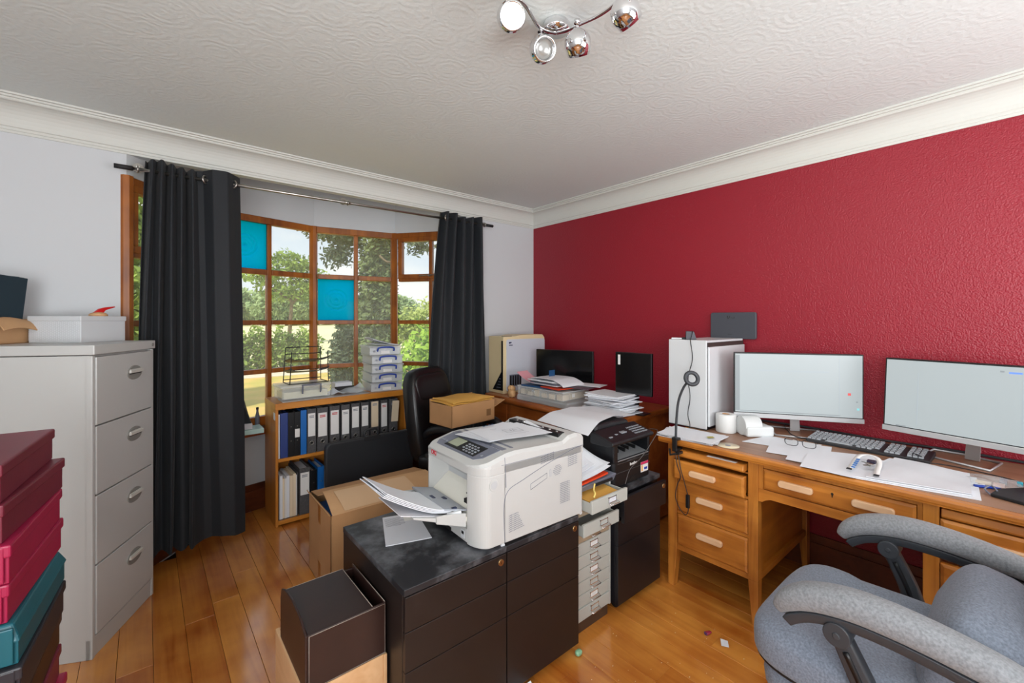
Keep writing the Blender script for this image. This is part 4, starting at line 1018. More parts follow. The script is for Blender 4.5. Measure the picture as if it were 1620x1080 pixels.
for k in range(4):
    b = B(); off = k * .0035
    b.sheet(lambda u, v: lp(-.06 - .25 * u + .004 * k - .01 * v * (k % 2), .105 + .21 * v - .003 * k, ppz(-.06 - .25 * u) + off), 14, 3, .003); obj('sheet', b, m_paper, T)
b = B(); b.sheet(lambda u, v: lp(-.10 - .15 * u, .10 + .20 * v, tz(-.10 - .15 * u) + .004 + .004 * u), 8, 3, .003); obj('sheet', b, m_paper2, T)
# loose prints on top
T = thing('printed_papers', 'fan of printed drawings lying on top of the large white printer', 'paper', (1.16, 1.47, .935))
for k, (rz_, dx, dy) in enumerate(((R(9), -.020, .055), (R(4), -.012, .035), (R(-2), .0, .02), (R(-8), .012, .0))):
    b = B(); c0 = Vector((.285 + dx, .205 + dy, 0)); m = Matrix.Rotation(rz_, 3, 'Z')
    def fn(u, v):
        p = c0 + m @ Vector((-.1485 + .297 * u, -.105 + .21 * v, 0))
        return lp(p.x, p.y, max(top_z(max(0, min(pd, p.x))) + .003, .345) + .0022 * k + .012 * max(0, u - .55) ** 2 + .006 * (1 - u) * (1 - v))
    b.sheet(fn, 14, 8, .0008); sh = obj('sheet', b, m_paper, T)
    if k == 3:
        b = B()
        for (x0, x1, y0, y1) in ((-.03, .05, .020, .022), (-.03, .05, -.032, -.030), (-.03, -.028, -.032, .022), (.048, .05, -.032, .022), (.0, .004, -.01, .008), (.012, .016, -.012, .01), (.02, .034, -.004, -.002), (.02, .034, .004, .006), (-.07, -.04, .05, .053), (-.06, .06, -.06, -.0585)):
            q = [c0 + m @ Vector((a, c, 0)) for a, c in ((x0, y0), (x1, y0), (x1, y1), (x0, y1))]
            b._add([lp(p.x, p.y, .345 + .0022 * k + .012 * max(0, (x0 + .1485) / .297 - .55) ** 2 + .0075) for p in q], [(0, 1, 2, 3)])
        obj('drawing_lines', b, m_print, sh)
    if k == 0:
        b = B()
        for q in range(4):
            p = c0 + m @ Vector((.0 + q * .018, .085, 0)); b._add([lp(p.x + a, p.y + c, .3475 + .006) for a, c in ((0, 0), (.012, 0), (.012, .012), (0, .012))], [(0, 1, 2, 3)])
        obj('lettering', b, m_bluecard, sh)
# output slot with rollers
b = B(); b.box(.430, .466, .045, .385, .335, .3565); sl = obj('output_slot', b, m_dark, LP, world=False)
for k in range(7):
    y = .065 + k * .045; b = B(); b.cyl((.450, y, .354), (.450, y + .013, .354), .0065, n=10); obj('roller', b, m_chrome, sl, world=False)
# side details: door line, button, vents, latch
b = B(); b.tube(bez([(.115, -.0004, .012), (.11, -.0004, .14), (.13, -.0004, .20), (.20, -.0004, .225), (.33, -.0004, .262), (.46, -.0004, .292), (pd - .004, -.0004, .300)], 40), .0011, 6); b.tube(bez([(.115, .001, .326), (.118, -.0004, .27), (.12, -.0004, .215)], 12), .0011, 6); b.tube([(.10, .0, .300), (.3, -.0004, .300), (pd, -.0004, .300)], .0008, 6)
b.tube([(.325, -.0004, .225), (.24, -.0004, .20), (.24, -.0004, .178), (.325, -.0004, .205), (.325, -.0004, .225)], .0008, 6)
obj('panel_seam', b, m_slate, LP, world=False)
b = B(); b.prism(oval(.065, .235, .020, .022, 24), -.0015, .004, 'Y'); bt = obj('button_ring', b, m_printer, LP, world=False, bevel=.001)
b = B(); b.prism(oval(.065, .236, .014, .015, 24), -.0022, -.001, 'Y'); obj('button', b, m_printer_in, bt, world=False)
b = B(); b.prism(rrect(.338, .350, .205, .236, .005), -.0012, .002, 'Y'); obj('side_latch', b, m_printer_in, LP, world=False)
for (x0, x1, z0, z1, nx, nz, skew, rnd_) in ((.135, .205, .045, .105, 13, 9, .3, 0), (.40, .45, .085, .165, 9, 12, .1, 0), (.295, .36, .268, .292, 9, 4, .6, 0), (.445, .495, .228, .268, 9, 6, .4, 0), (.36, .405, .205, .240, 8, 6, .5, 1)):
    b = B()
    for i in range(nx):
        for j in range(nz):
            x = x0 + (x1 - x0) * i / (nx - 1); z = z0 + (z1 - z0) * j / (nz - 1) + (x - x0) * skew * .25
            if nx == 13 and i > 12 - j * .62: continue
            if rnd_ and ((i - 3.5) / 4) ** 2 + ((j - 2.5) / 3) ** 2 > 1: continue
            s = (x1 - x0) / (nx - 1) * .30; t_ = (z1 - z0) / (nz - 1) * .26
            b._add([(x - s, -.0006, z - t_), (x + s, -.0006, z - t_ + s * skew * .5), (x + s, -.0006, z + t_), (x - s, -.0006, z + t_ - s * skew * .5)], [(0, 1, 2, 3)])
    obj('vent_holes', b, m_slate, LP, world=False, kind='stuff')
b = B(); b.prism(rrect(.115, .50, .03, pw_ - .03, .01), .0, .012); obj('feet', b, M('pinkish_foot', 'C8A890', .5), LP, world=False)
b = B(); b.cyl((.11, .004, .002), (.11, .014, .002), .008); b.cyl((.525, .004, .010), (.525, .014, .010), .008); obj('corner_roller', b, m_white_case, LP, world=False)
text('logo', 'OKI', .026, Matrix.Translation((0, 0, 0)) @ mw(LP) @ frame_mtx((-.0006, .338, .286), (0, -1, 0), (0, 0, 1)), M('logo_red', 'C02838', .5), LP, bold=True)

# ------------------------------------------------------------------ grey multi-drawer cabinet between the pedestals
mx0, mx1, my, mz = 1.448, 1.728, 1.305, .655
T = thing('drawer_cabinet', 'narrow pale grey ten-drawer cabinet squeezed between the black pedestals', 'drawer unit', ((mx0 + mx1) / 2, my + .2, 0))
m_bis = M('pale_grey_enamel', 'B4B6B0', .4); m_bis_d = M('shaded_enamel', 'A8957C', .5)  # second enamel carries the shade under the open drawers in its colour
b = B(); b.box(mx0 + .01, mx1 - .01, my + .012, my + .40, 0, .052); obj('plinth', b, M('brown_plinth', '4A3424', .6), T)
b = B(); b.box(mx0, mx0 + .012, my, my + .41, .052, mz); b.box(mx1 - .012, mx1, my, my + .41, .052, mz); b.box(mx0, mx1, my + .39, my + .41, .052, mz); b.box(mx0, mx1, my + .008, my + .41, mz - .006, mz); b.box(mx0, mx1, my + .03, my + .41, .052, .06); obj('carcass', b, m_bis, T, bevel=.002)
for k in range(10):
    z1 = mz - .007 - k * .0588; z0 = z1 - .0566
    dy = (.105, 0, .058, .0, 0, 0, 0, 0, 0, .004)[k]; yy = my - dy
    b = B(); b.box(mx0 + .013, mx1 - .013, yy, yy + .012, z0, z1)
    if dy > .03: b.box(mx0 + .016, mx0 + .02, yy + .012, my + .3, z0, z1 - .01); b.box(mx1 - .02, mx1 - .016, yy + .012, my + .3, z0, z1 - .01); b.box(mx0 + .016, mx1 - .016, yy + .012, my + .3, z0, z0 + .004)
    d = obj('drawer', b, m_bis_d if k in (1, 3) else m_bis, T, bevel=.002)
    cx = (mx0 + mx1) / 2 + .012; cz = (z0 + z1) / 2 + .004
    b = B()
    for q in ((cx - .028, cx + .028, cz + .011, cz + .014), (cx - .028, cx + .028, cz - .012, cz - .009), (cx - .028, cx - .025, cz - .012, cz + .014), (cx + .025, cx + .028, cz - .012, cz + .014)): b.box(q[0], q[1], yy - .003, yy, q[2], q[3])
    b.tube([(cx - .03, yy - .001, cz - .008), (cx - .03, yy - .018, cz - .014), (cx + .03, yy - .018, cz - .014), (cx + .03, yy - .001, cz - .008)], .0022, 6)
    obj('pull', b, m_chrome, d)
    if k in (4, 6, 8, 0): b = B(); b.box(cx - .025, cx + .025, yy - .0012, yy - .0002, cz - .009, cz + .011); obj('card', b, m_label if k else m_paper2, d)
    if k == 0: b = B(); b.sheet(lambda u, v: (mx0 + .03 + .2 * u, yy + .02 + .20 * v, z1 - .012 + .014 * u * v), 5, 5, .012); obj('manila_papers', b, m_envelope, d)
# stack on the cabinet
T = thing('document_tray', 'grey-black document tray on the narrow drawer cabinet', 'tray', ((mx0 + mx1) / 2, my + .2, mz))
b = B(); b.hexa([(mx0 + .01, my - .02, mz + .001), (mx1 - .005, my - .02, mz + .001), (mx1 - .005, my + .30, mz + .001), (mx0 + .01, my + .30, mz + .001), (mx0 + .005, my - .035, mz + .03), (mx1, my - .035, mz + .038), (mx1, my + .30, mz + .038), (mx0 + .005, my + .30, mz + .03)]); obj('body', b, m_slate, T, bevel=.003)
b = B(); b.box(mx0 + .12, mx1 - .03, my - .0345, my - .028, mz + .012, mz + .024); obj('slot', b, m_dark, T)
b = B(); b.sheet(lambda u, v: (mx0 + .0 + .22 * u, my - .03 + .26 * v, mz + .042 + .012 * u + .012 * v), 6, 6, .008)
solo('folder', b, m_orangered, 'orange-red folder under white papers on the narrow drawer cabinet', 'folder', (mx0 + .12, my + .1, mz + .04))
T = thing('paper_pile', 'loose white papers rising beside the black printer, on the red folder', 'paper', (mx0 + .13, my + .12, mz + .055))
for k, (a, h, w) in enumerate(((0, .10, .25), (.02, .07, .27), (.05, .13, .18), (-.02, .16, .16))):
    b = B(); b.sheet(lambda u, v: (mx0 - .01 + w * u + a * v, my - .03 + .22 * v + .02 * k, mz + .056 + .006 * k + h * v ** 1.6 + .025 * u * u * (1 - v) - .01 * k * (1 - u) * 0), 10, 10, .0012); obj('sheet', b, m_paper, T)
b = B(); b.blob((1.475, 1.30, .745), (.012, .02, .028), .8, .8, 14, 8); solo('bulldog_clip', b, m_blackplastic, 'black clip holding the loose papers behind the large printer', 'clip', (1.475, 1.30, .72))
b = B(); b.tube(bez([(1.545, 1.255, .690), (1.52, 1.24, .672), (1.505, 1.22, .668), (1.49, 1.215, .655)], 16), .004, 6); solo('cable_tie', b, M('pale_yellow', 'E0C870', .5), 'pale yellow tag hanging over the open top drawer of the narrow cabinet', 'tag', (1.52, 1.235, .67))

# ------------------------------------------------------------------ black multifunction printer on the third pedestal
T = thing('multifunction_printer', 'black multifunction printer with a white sheet over its lid, on the black pedestal', 'printer', (1.905, 1.49, .602))
qx0, qx1, qy, qz = 1.745, 2.062, 1.300, .602
b = B()
b.prism(rrect(qx0, qx1, qy, qy + .38, .02), qz, qz + .130)
b.box(qx0, qx0 + .035, qy, qy + .38, qz + .12, qz + .225); b.box(qx1 - .018, qx1, qy, qy + .38, qz + .12, qz + .225); b.box(qx0, qx1, qy + .20, qy + .38, qz + .12, qz + .225)
obj('body', b, m_blackplastic, T, bevel=.006)
b = B(); b.prism([(qy + .0, qz + .128), (qy + .20, qz + .168), (qy + .20, qz + .13), (qy, qz + .122)], qx0 + .035, qx1 - .018, 'X'); ot = obj('output_tray', b, M('grey_output_tray', '7C7E80', .4), T)
for k in range(5):
    x = qx0 + .07 + k * .045; b = B(); b.box(x, x + .006, qy + .05 + .01 * (k % 2), qy + .11, qz + .14, qz + .158); obj('rib', b, m_dark, ot)
b = B(); b.prism([(qy - .018, qz + .212), (qy - .022, qz + .224), (qy - .016, qz + .232), (qy + .10, qz + .266), (qy + .12, qz + .262), (qy + .12, qz + .205), (qy + .02, qz + .205)], qx0 - .035, qx1 + .004, 'X'); cp = obj('control_panel', b, m_blackplastic, T, bevel=.006)
b = B()
def cpz(y): return qz + .2325 + (y - qy + .016) * .293
for i in range(7):
    for j in range(4):
        x = qx1 - .125 + i * .016; y = qy + .005 + j * .018; b.box(x, x + .010, y, y + .009, cpz(y), cpz(y) + .0035)
b.box(qx0 + .0, qx0 + .022, qy + .02, qy + .03, cpz(qy + .025) - .001, cpz(qy + .025) + .003); b.box(qx0 + .06, qx0 + .075, qy + .03, qy + .04, cpz(qy + .035) - .001, cpz(qy + .035) + .003); b.box(qx0 + .11, qx0 + .15, qy + .03, qy + .06, cpz(qy + .045) - .004, cpz(qy + .045) + .0015)
obj('buttons', b, M('grey_button', '8C9096', .4), cp, kind='stuff')
b = B(); b.hexa([(qx0 - .01, qy + .11, qz + .22), (qx1 - .004, qy + .11, qz + .22), (qx1 - .004, qy + .39, qz + .22), (qx0 - .01, qy + .39, qz + .22), (qx0 + .02, qy + .125, qz + .292), (qx1 - .02, qy + .125, qz + .278), (qx1 - .02, qy + .38, qz + .278), (qx0 + .02, qy + .38, qz + .292)]); obj('document_feeder', b, m_blackplastic, T, bevel=.016, seg=3)
b = B(); b.box(qx0 + .105, qx0 + .175, qy + .108, qy + .122, qz + .245, qz + .262); obj('feeder_handle', b, m_dark, T)
b = B(); b.box(qx0 + .004, qx1 - .004, qy - .0012, qy + .002, qz + .068, qz + .0695); b.box(qx0 + .03, qx1 - .01, qy - .0012, qy + .002, qz + .112, qz + .1135); b.tube([(qx0 + .11, qy - .001, qz + .1155), (qx1 - .10, qy - .001, qz + .122)], .0012, 6); obj('panel_seam', b, M('grey_seam', '4A4A4C', .5), T)
b = B(); b.prism([(qx0 + .12, qz + .002), (qx0 + .14, qz + .03), (qx0 + .19, qz + .03), (qx0 + .20, qz + .002)], qy - .0012, qy + .002, 'Y'); obj('cassette_grip', b, m_dark, T)
b = B(); b.box(qx1 - .088, qx1 - .022, qy - .001, qy, qz + .030, qz + .082); sk = obj('sticker', b, m_label, T, label='white sticker with a pink band')
b = B(); b.box(qx1 - .088, qx1 - .022, qy - .0018, qy - .001, qz + .070, qz + .082); obj('pink_band', b, M('magenta_print', 'C8285A', .5), sk)
b = B(); b.box(qx1 - .058, qx1 - .030, qy - .0018, qy - .001, qz + .040, qz + .052); obj('blue_patch', b, m_blue, sk)
b = B(); b.box(qx1 - .082, qx1 - .072, qy - .0018, qy - .001, qz + .036, qz + .066); obj('yellow_mark', b, M('yellow_print', 'E0A030', .5), sk)
text('logo', 'brother', .020, frame_mtx((qx0 + .165, qy - .0008, qz + .094), (1, 0, 0), (0, 0, 1)), m_label, T, bold=True)
# big white sheet over its lid
def drape(u, v):
    x = 1.655 + .62 * u; y = 1.385 + .16 * u - .0 + (.36 - .06 * u) * v
    z = .900
    if x < 1.79: z = .900 - .42 * max(0, 1.79 - x) ** 1.25 * (1.15 - .25 * v)
    if x > 1.98: z = .900 - .16 * (x - 1.98)
    return (x, y, z + .004 * math.sin(6 * u + 2 * v))
b = B(); b.sheet(drape, 30, 12, .0012); solo('paper_sheet', b, m_paper, 'large white sheet draped over the lid of the black printer', 'paper', (1.9, 1.6, .90))
b = B(); b.tube(bez([(1.762, 1.245, .640), (1.83, 1.265, .690), (1.93, 1.265, .730), (2.01, 1.26, .790), (2.085, 1.27, .838), (2.11, 1.34, .83)], 30), .0018, 6); solo('usb_cable', b, M('grey_cable', '4E4B4A', .5), 'thin grey cable slanting across the front of the black printer', 'cable', (1.93, 1.265, .73))

# ------------------------------------------------------------------ leather organiser on a pale wooden box
T = thing('wooden_box', 'pale open wooden crate under the brown leather organiser', 'box', (.475, 1.53, 0))
ax0, ax1, ay0, ay1, az = .352, .606, 1.352, 1.715, .335
for q, nm in (((ax0, ax0 + .012, ay0, ay1), 'end_panel'), ((ax1 - .012, ax1, ay0, ay1), 'end_panel'), ((ax0 + .012, ax1 - .012, ay0 + .004, ay0 + .016), 'side_panel'), ((ax0 + .012, ax1 - .012, ay1 - .014, ay1 - .002), 'side_panel')):
    b = B(); b.box(*q, 0.0012, az); obj(nm, b, m_lightwood, T, bevel=.0015)
b = B(); b.box(ax0 + .012, ax1 - .012, ay0 + .016, ay1 - .014, .02, .03); obj('base', b, m_lightwood, T)
T = thing('leather_organiser', 'dark brown stitched leather desk organiser beside the left pedestal', 'organiser', (.48, 1.50, az))
ox0, ox1, oy0, oy1, oz0, oz1 = .363, .604, 1.357, 1.648, az + .0008, .502
b = B(); b.box(ox0, ox1, oy0, oy0 + .008, oz0, oz1); b.box(ox1 - .007, ox1, oy0, oy1, oz0, oz1 + .002); b.box(ox0, ox1, oy0, oy1, oz0, oz0 + .006); b.box(ox0, ox1, oy1 - .008, oy1, oz0, oz1 - .01); obj('body', b, m_brown_leather, T, bevel=.002)
pf = [(oy0, oz0), (oy0, oz1)] + [(oy0 + (oy1 + .012 - oy0) * t, oz1 + .034 * math.sin(math.pi * min(1, t * 1.0)) ** .8 * (1 if t < .9 else .8)) for t in (.15, .3, .5, .7, .85, .95)] + [(oy1 + .012, oz1 - .03), (oy1 + .012, oz0)]
b = B(); b.prism(pf, ox0 - .007, ox0, 'X'); obj('side_panel', b, m_brown_leather, T, bevel=.002)
b = B(); b.box(ox0 + .001, ox1 - .042, oy0 + .003, oy1 - .004, oz1 - .006, oz1); obj('lid', b, m_brown_leather, T, bevel=.002)
b = B(); m_st = M('pale_stitching', 'B4A89C', .6)
for p in ([(ox0 + .004, oy0 - .0006, oz1 - .004), (ox1 - .004, oy0 - .0006, oz1 - .004), (ox1 - .004, oy0 - .0006, oz0 + .004), (ox0 + .004, oy0 - .0006, oz0 + .004), (ox0 + .004, oy0 - .0006, oz1 - .004)], [(ox0 + .003, oy1 - .008, oz1 + .0006), (ox1 - .044, oy1 - .008, oz1 + .0006), (ox1 - .044, oy0 + .006, oz1 + .0006)], [(ox1 - .0035, oy1 - .002, oz1 + .0026), (ox1 - .0035, oy0 + .002, oz1 + .0026)]): b.tube(p, .0007, 5)
obj('stitching', b, m_st, T)
b = B(); b.box(ox1 - .038, ox1 - .010, oy0 + .012, oy1 - .012, oz0 + .006, oz1 - .05); obj('slot_lining', b, m_dark, T)

# ------------------------------------------------------------------ oak kneehole desk by the red wall
T = thing('oak_desk', 'golden oak kneehole desk with wooden pulls along the red wall', 'desk', (2.53, .53, 0))
fx, bk = 2.17, 2.925
dy0, dy1 = -.245, 1.300
b = B(); b.prism([(2.142, .771), (2.138, .778), (2.138, .790), (2.144, .797), (bk, .797), (bk, .767), (2.142, .767)], dy0, dy1, 'Y'); obj('top_edge', b, m_oakY, T, bevel=.002)
b = B(); b.box(2.175, bk - .01, dy0 + .03, dy1 - .03, .7965, .7982); obj('writing_surface', b, m_desktop, T)
def leg(y0, y1, x0, x1, inner):
    b = B(); s = .018
    yb0, yb1 = (y0 + s, y1) if inner < 0 else (y0, y1 - s)
    b.box(x0, x1, y0, y1, .21, .767)
    b.hexa([(x0 + (.012 if x0 > 2.5 else 0), yb0, 0.0012), (x1 - (.012 if x0 < 2.5 else 0), yb0, 0.0012), (x1 - (.012 if x0 < 2.5 else 0), yb1, 0.0012), (x0 + (.012 if x0 > 2.5 else 0), yb1, 0.0012), (x0, y0, .21), (x1, y0, .21), (x1, y1, .21), (x0, y1, .21)])
    obj('leg', b, m_oak, T, bevel=.002)
for xx in ((fx, fx + .05), (bk - .06, bk - .01)):
    leg(1.207, 1.258, xx[0], xx[1], -1); leg(.806, .849, xx[0], xx[1], 1); leg(.203, .247, xx[0], xx[1], -1); leg(-.205, -.160, xx[0], xx[1], 1)
for (a, c) in ((.849, 1.207), (-.160, .203)):
    for q in ((a - .02, a - .006), (c + .006, c + .02)):
        b = B(); b.box(fx + .06, bk - .06, q[0], q[1], .20, .766); obj('side_panel', b, m_oakX, T)
    for z in ((.20, .235), (.70, .766)):
        for q in ((a - .038, a - .004), (c + .004, c + .038)):
            b = B(); b.box(fx + .05, bk - .06, q[0], q[1], z[0], z[1]); obj('side_rail', b, m_oakX, T, bevel=.002)
    b = B(); b.box(bk - .03, bk - .02, a, c, .20, .766); obj('back_panel', b, m_oak, T)
    for z0, z1 in ((.204, .230), (.398, .412), (.580, .592), (.700, .706)):
        b = B(); b.box(fx + .004, fx + .03, a, c, z0, z1); obj('drawer_rail', b, m_oakY, T, bevel=.0015)
def drawer(a, c, z0, z1, out=0.0, hy=None, lip=True):
    b = B(); x = fx - out
    b.box(x, x + .02, a + .002, c - .002, z0, z1)
    b.hexa([(x, a + .002, z0), (x, c - .002, z0), (x, c - .002, z1), (x, a + .002, z1), (x - .006, a + .012, z0 + .010), (x - .006, c - .012, z0 + .010), (x - .006, c - .012, z1 - .010), (x - .006, a + .012, z1 - .010)])
    if out > .01: b.box(x + .02, fx + .2, a + .012, c - .012, z0 + .01, z1 - .01)
    d = obj('drawer', b, m_oakY, T, bevel=.0015)
    for y in (hy or [(a + c) / 2]):
        zc = (z0 + z1) / 2 + (.002 if z1 - z0 < .12 else .012)
        b = B(); b.prism(rrect(y - .066, y + .066, zc - .015, zc + .015, .012), x - .024, x - .005, 'X'); obj('handle', b, m_handle, d, bevel=.005, seg=3)
    return d
drawer(.849, 1.207, .594, .694, .038, [1.045]); drawer(.849, 1.207, .414, .578, 0); drawer(.849, 1.207, .232, .396, 0)
b = B(); b.prism([(fx - .032, .712), (fx - .038, .720), (fx - .034, .742), (fx - .026, .746), (fx + .4, .746), (fx + .4, .712)], .856, 1.200, 'Y'); sl = obj('pull_out_slide', b, m_oakY, T, bevel=.003)
b = B(); b.box(fx - .027, fx - .002, .895, 1.035, .7462, .7472); obj('paper_label', b, m_label, sl)
# right pedestal
drawer(-.160, .203, .582, .718, 0); drawer(-.160, .203, .408, .560, 0); drawer(-.160, .203, .234, .390, 0)
b = B(); b.prism([(fx - .004, .724), (fx - .008, .732), (fx - .004, .756), (fx + .4, .756), (fx + .4, .724)], -.155, .198, 'Y'); obj('pull_out_slide', b, m_oakY, T, bevel=.003)
# centre drawer and apron
cdr = drawer(.262, .786, .650, .742, -.004, [.652, .388])
b = B(); b.prism(oval(.520, .708, .005, .006, 12), fx - .0025, fx + .0, 'X'); b.box(fx - .0025, fx, .518, .522, .694, .706); obj('keyhole', b, m_dark, cdr)
b = B(); b.box(fx + .012, fx + .05, .247, .806, .744, .766); b.box(fx + .008, fx + .05, .786, .806, .6465, .766); b.box(fx + .008, fx + .05, .247, .262, .6465, .766); b.box(fx + .02, bk - .05, .262, .786, .645, .66)
obj('kneehole_frame', b, m_oak, T)
ap = [(.247, .646), (.806, .646), (.806, .585), (.790, .586), (.775, .598), (.755, .606), (.298, .606), (.278, .598), (.263, .586), (.247, .585)]
b = B(); b.prism(ap, fx + .006, fx + .03, 'X'); obj('apron', b, m_oakY, T, bevel=.002)
b = B(); b.box(bk - .03, bk - .02, .247, .806, .35, .766); obj('modesty_panel', b, m_oak, T)

ZD = .7985
# white computer tower and things on it
T = thing('computer_tower', 'white computer tower standing on the left end of the oak desk', 'computer', (2.68, 1.29, ZD))
tx0, tx1, ty0, ty1, tz1 = 2.430, 2.925, 1.170, 1.405, 1.310
b = B(); b.box(tx0 + .01, tx1, ty0 + .008, ty1, ZD, tz1 - .012); obj('chassis', b, m_blackplastic, T)
b = B(); b.box(tx0, tx0 + .014, ty0 + .004, ty1, ZD + .006, tz1); obj('front_panel', b, m_white_case, T, bevel=.003)
b = B(); b.box(tx0 + .014, tx1, ty0 + .006, ty1, tz1 - .014, tz1 - .001); obj('top_panel', b, m_white_case, T, bevel=.002)
b = B(); b.box(tx0 + .018, tx1, ty0 - .006, ty0 + .006, ZD + .02, tz1 - .038); obj('side_panel', b, m_white_case, T, bevel=.003)
b = B(); b.box(tx0 + .016, tx1, ty0 + .002, ty0 + .006, tz1 - .038, tz1 - .014); obj('vent_strip', b, M('dark_brown_vent', '3A3230', .5), T)
T = thing('power_adaptor', 'small black wedge-shaped device on top of the white tower', 'device', (2.52, 1.31, 1.3095))
b = B(); b.prism([(-.032, 0), (.030, 0), (.014, .048), (-.030, .050)], -.040, .034, 'Y'); b.bm.transform(Matrix.Rotation(R(-60), 4, 'Z')); L_('body', b, m_router, T, bevel=.003)
T = thing('usb_stick', 'small white and dark gadget beside the black wedge on the tower', 'device', (2.47, 1.375, 1.3095), R(-70))
b = B(); b.box(-.03, .03, -.008, .008, 0, .010); L_('body', b, m_paper2, T, bevel=.003)
b = B(); b.box(.03, .05, -.009, .009, 0, .013); L_('cap', b, m_blackplastic, T, bevel=.002)
b = B(); b.tube(bez([(2.50, 1.29, 1.36), (2.45, 1.27, 1.335), (2.422, 1.262, 1.30), (2.42, 1.25, 1.20), (2.418, 1.275, 1.09), (2.416, 1.262, .98), (2.414, 1.275, .88), (2.39, 1.25, .815), (2.25, 1.22, .81), (2.135, 1.185, .806), (2.118, 1.185, .76)], 60), .0026, 6)
solo('charger_cable', b, m_cable, 'dark cable trailing down the front of the white tower', 'cable', (2.42, 1.26, 1.05))
T = thing('wall_router', 'flat charcoal rounded panel fixed on the red wall above the tower', 'router', (2.94, 1.238, 1.39))
b = B(); b.prism(rrect(1.095, 1.382, 1.304, 1.476, .014), 2.922, 2.94, 'X'); obj('panel', b, m_router, T, bevel=.004)
b = B(); b.box(2.94, 2.95, 1.15, 1.33, 1.34, 1.44); obj('wall_bracket', b, m_dark, T)
b = B()
for (y, z, w, h) in ((1.270, 1.448, .006, .010), (1.266, 1.438, .006, .008), (1.256, 1.446, .004, .014), (1.246, 1.440, .003, .006), (1.236, 1.439, .004, .006), (1.228, 1.441, .003, .008)): b.box(2.9212, 2.9222, y - w / 2, y + w / 2, z - h / 2, z + h / 2)
b.box(2.9212, 2.9222, 1.24, 1.268, 1.333, 1.335); obj('printed_mark', b, m_dark, T)

# papers, toilet roll, tape, CD, glasses
T = thing('paper_stack', 'thin stack of printed papers at the left front corner of the oak desk', 'paper', (2.25, 1.17, ZD))
for k, (a, m_) in enumerate(((R(-6), m_paper2), (R(3), m_paper), (R(-2), m_paper2), (R(-12), m_paper))):
    b = B(); c0 = Vector((2.252 - .004 * k, 1.178 - .006 * k, 0)); mt = Matrix.Rotation(a + R(14), 3, 'Z')
    def fn(u, v):
        p = c0 + mt @ Vector((-.105 + .21 * u, -.1485 + .297 * v, 0)); return (max(p.x, 2.139), p.y, ZD + .0015 + .0045 * k + .004 * u * v)
    b.sheet(fn, 6, 6, .003); sh = obj('sheet', b, m_, T)
    if k == 3:
        b = B(); p = c0 + mt @ Vector((-.03, -.10, 0)); b._add([(p.x + dx, p.y + dy, ZD + .0215) for dx, dy in ((0, 0), (.03, -.02), (.05, .0), (.02, .02))], [(0, 1, 2, 3)]); obj('picture', b, M('olive_print', 'A8A040', .6), sh)
b = B(); b.lathe([(.019, 0), (.050, 0), (.053, .004), (.053, .096), (.050, .10), (.019, .10), (.018, .09), (.018, .01)], 32)
T = thing('toilet_roll', 'white toilet roll standing beside the white tower on the desk', 'toilet roll', (2.500, 1.095, ZD)); L_('paper', b, m_tissue, T)
b = B(); b.lathe([(.0175, .002), (.0195, .002), (.0195, .1005), (.0175, .1005), (.0165, .09), (.0165, .01)], 24); L_('core', b, m_card, T)
T = thing('tape_roll', 'wide roll of translucent tape lying next to the toilet roll', 'tape', (2.53, .985, ZD), R(-38))
b = B(); b.tube([(-.075, 0, .052), (.075 - .0, 0, .052)], .052, 28); b.bm.transform(Matrix.Scale(.62, 4, (1, 0, 0))); L_('roll', b, m_tape, T, bevel=.003)
b = B(); b.box(-.045, .105, -.062, .062, 0.0, .056); L_('box', b, m_tape, T, bevel=.012)
T = thing('disc', 'cream-coloured compact disc lying on the front of the oak desk', 'disc', (2.225, .965, ZD + .0005))
b = B(); b.lathe([(.008, 0), (.052, 0), (.052, .0014), (.008, .0014)], 36); L_('disc', b, M('cream_disc', 'D8CCAE', .25), T)
b = B(); b.lathe([(.006, .0014), (.013, .0014), (.013, .002), (.006, .002)], 20); L_('hub', b, m_print, T)
T = thing('paper_sheets', 'white papers spread over the middle of the oak desk', 'paper', (2.40, .65, ZD))
for k, (pts, dz) in enumerate((([(2.354, .95), (2.579, .904), (2.588, .664), (2.40, .70)], .001), ([(2.25, .80), (2.50, .86), (2.58, .62), (2.29, .56)], .002), ([(2.195, .70), (2.42, .74), (2.55, .44), (2.20, .43)], .0035), ([(2.130, .625), (2.36, .66), (2.50, .40), (2.135, .44)], .0055))):
    b = B(); p = [Vector((*q, 0)) for q in pts]
    def fn(u, v):
        a = p[0].lerp(p[3], u); c = p[1].lerp(p[2], u); q = a.lerp(c, v); return (q.x, q.y, ZD + dz + .0018 + .0006 * math.sin(5 * u + 4 * v))
    b.sheet(fn, 8, 8, .0016); obj('sheet', b, m_paper, T)
T = thing('plastic_folder', 'clear folder of white papers at the front edge of the desk, right of the keys', 'folder', (2.38, .25, ZD))
for k, (pts, dz, m_) in enumerate((([(2.15, .44), (2.45, .44), (2.52, .13), (2.219, .103)], .002, m_paper), ([(2.15, .46), (2.56, .40), (2.545, .155), (2.235, .125)], .006, m_paper), ([(2.17, .41), (2.575, .385), (2.535, .150), (2.24, .128)], .011, m_paper2))):
    b = B(); p = [Vector((*q, 0)) for q in pts]
    def fn(u, v):
        a = p[0].lerp(p[3], u); c = p[1].lerp(p[2], u); q = a.lerp(c, v); return (q.x, q.y, ZD + dz + .0015 + .0035 * (k == 2) * math.sin(7 * u + 5 * v) * math.sin(9 * v))
    b.sheet(fn, 12, 12, .003); obj('sheet', b, m_, T)
T = thing('eyeglasses', 'black-framed spectacles lying on the white papers', 'glasses', (2.405, .705, ZD + .016), R(-82))
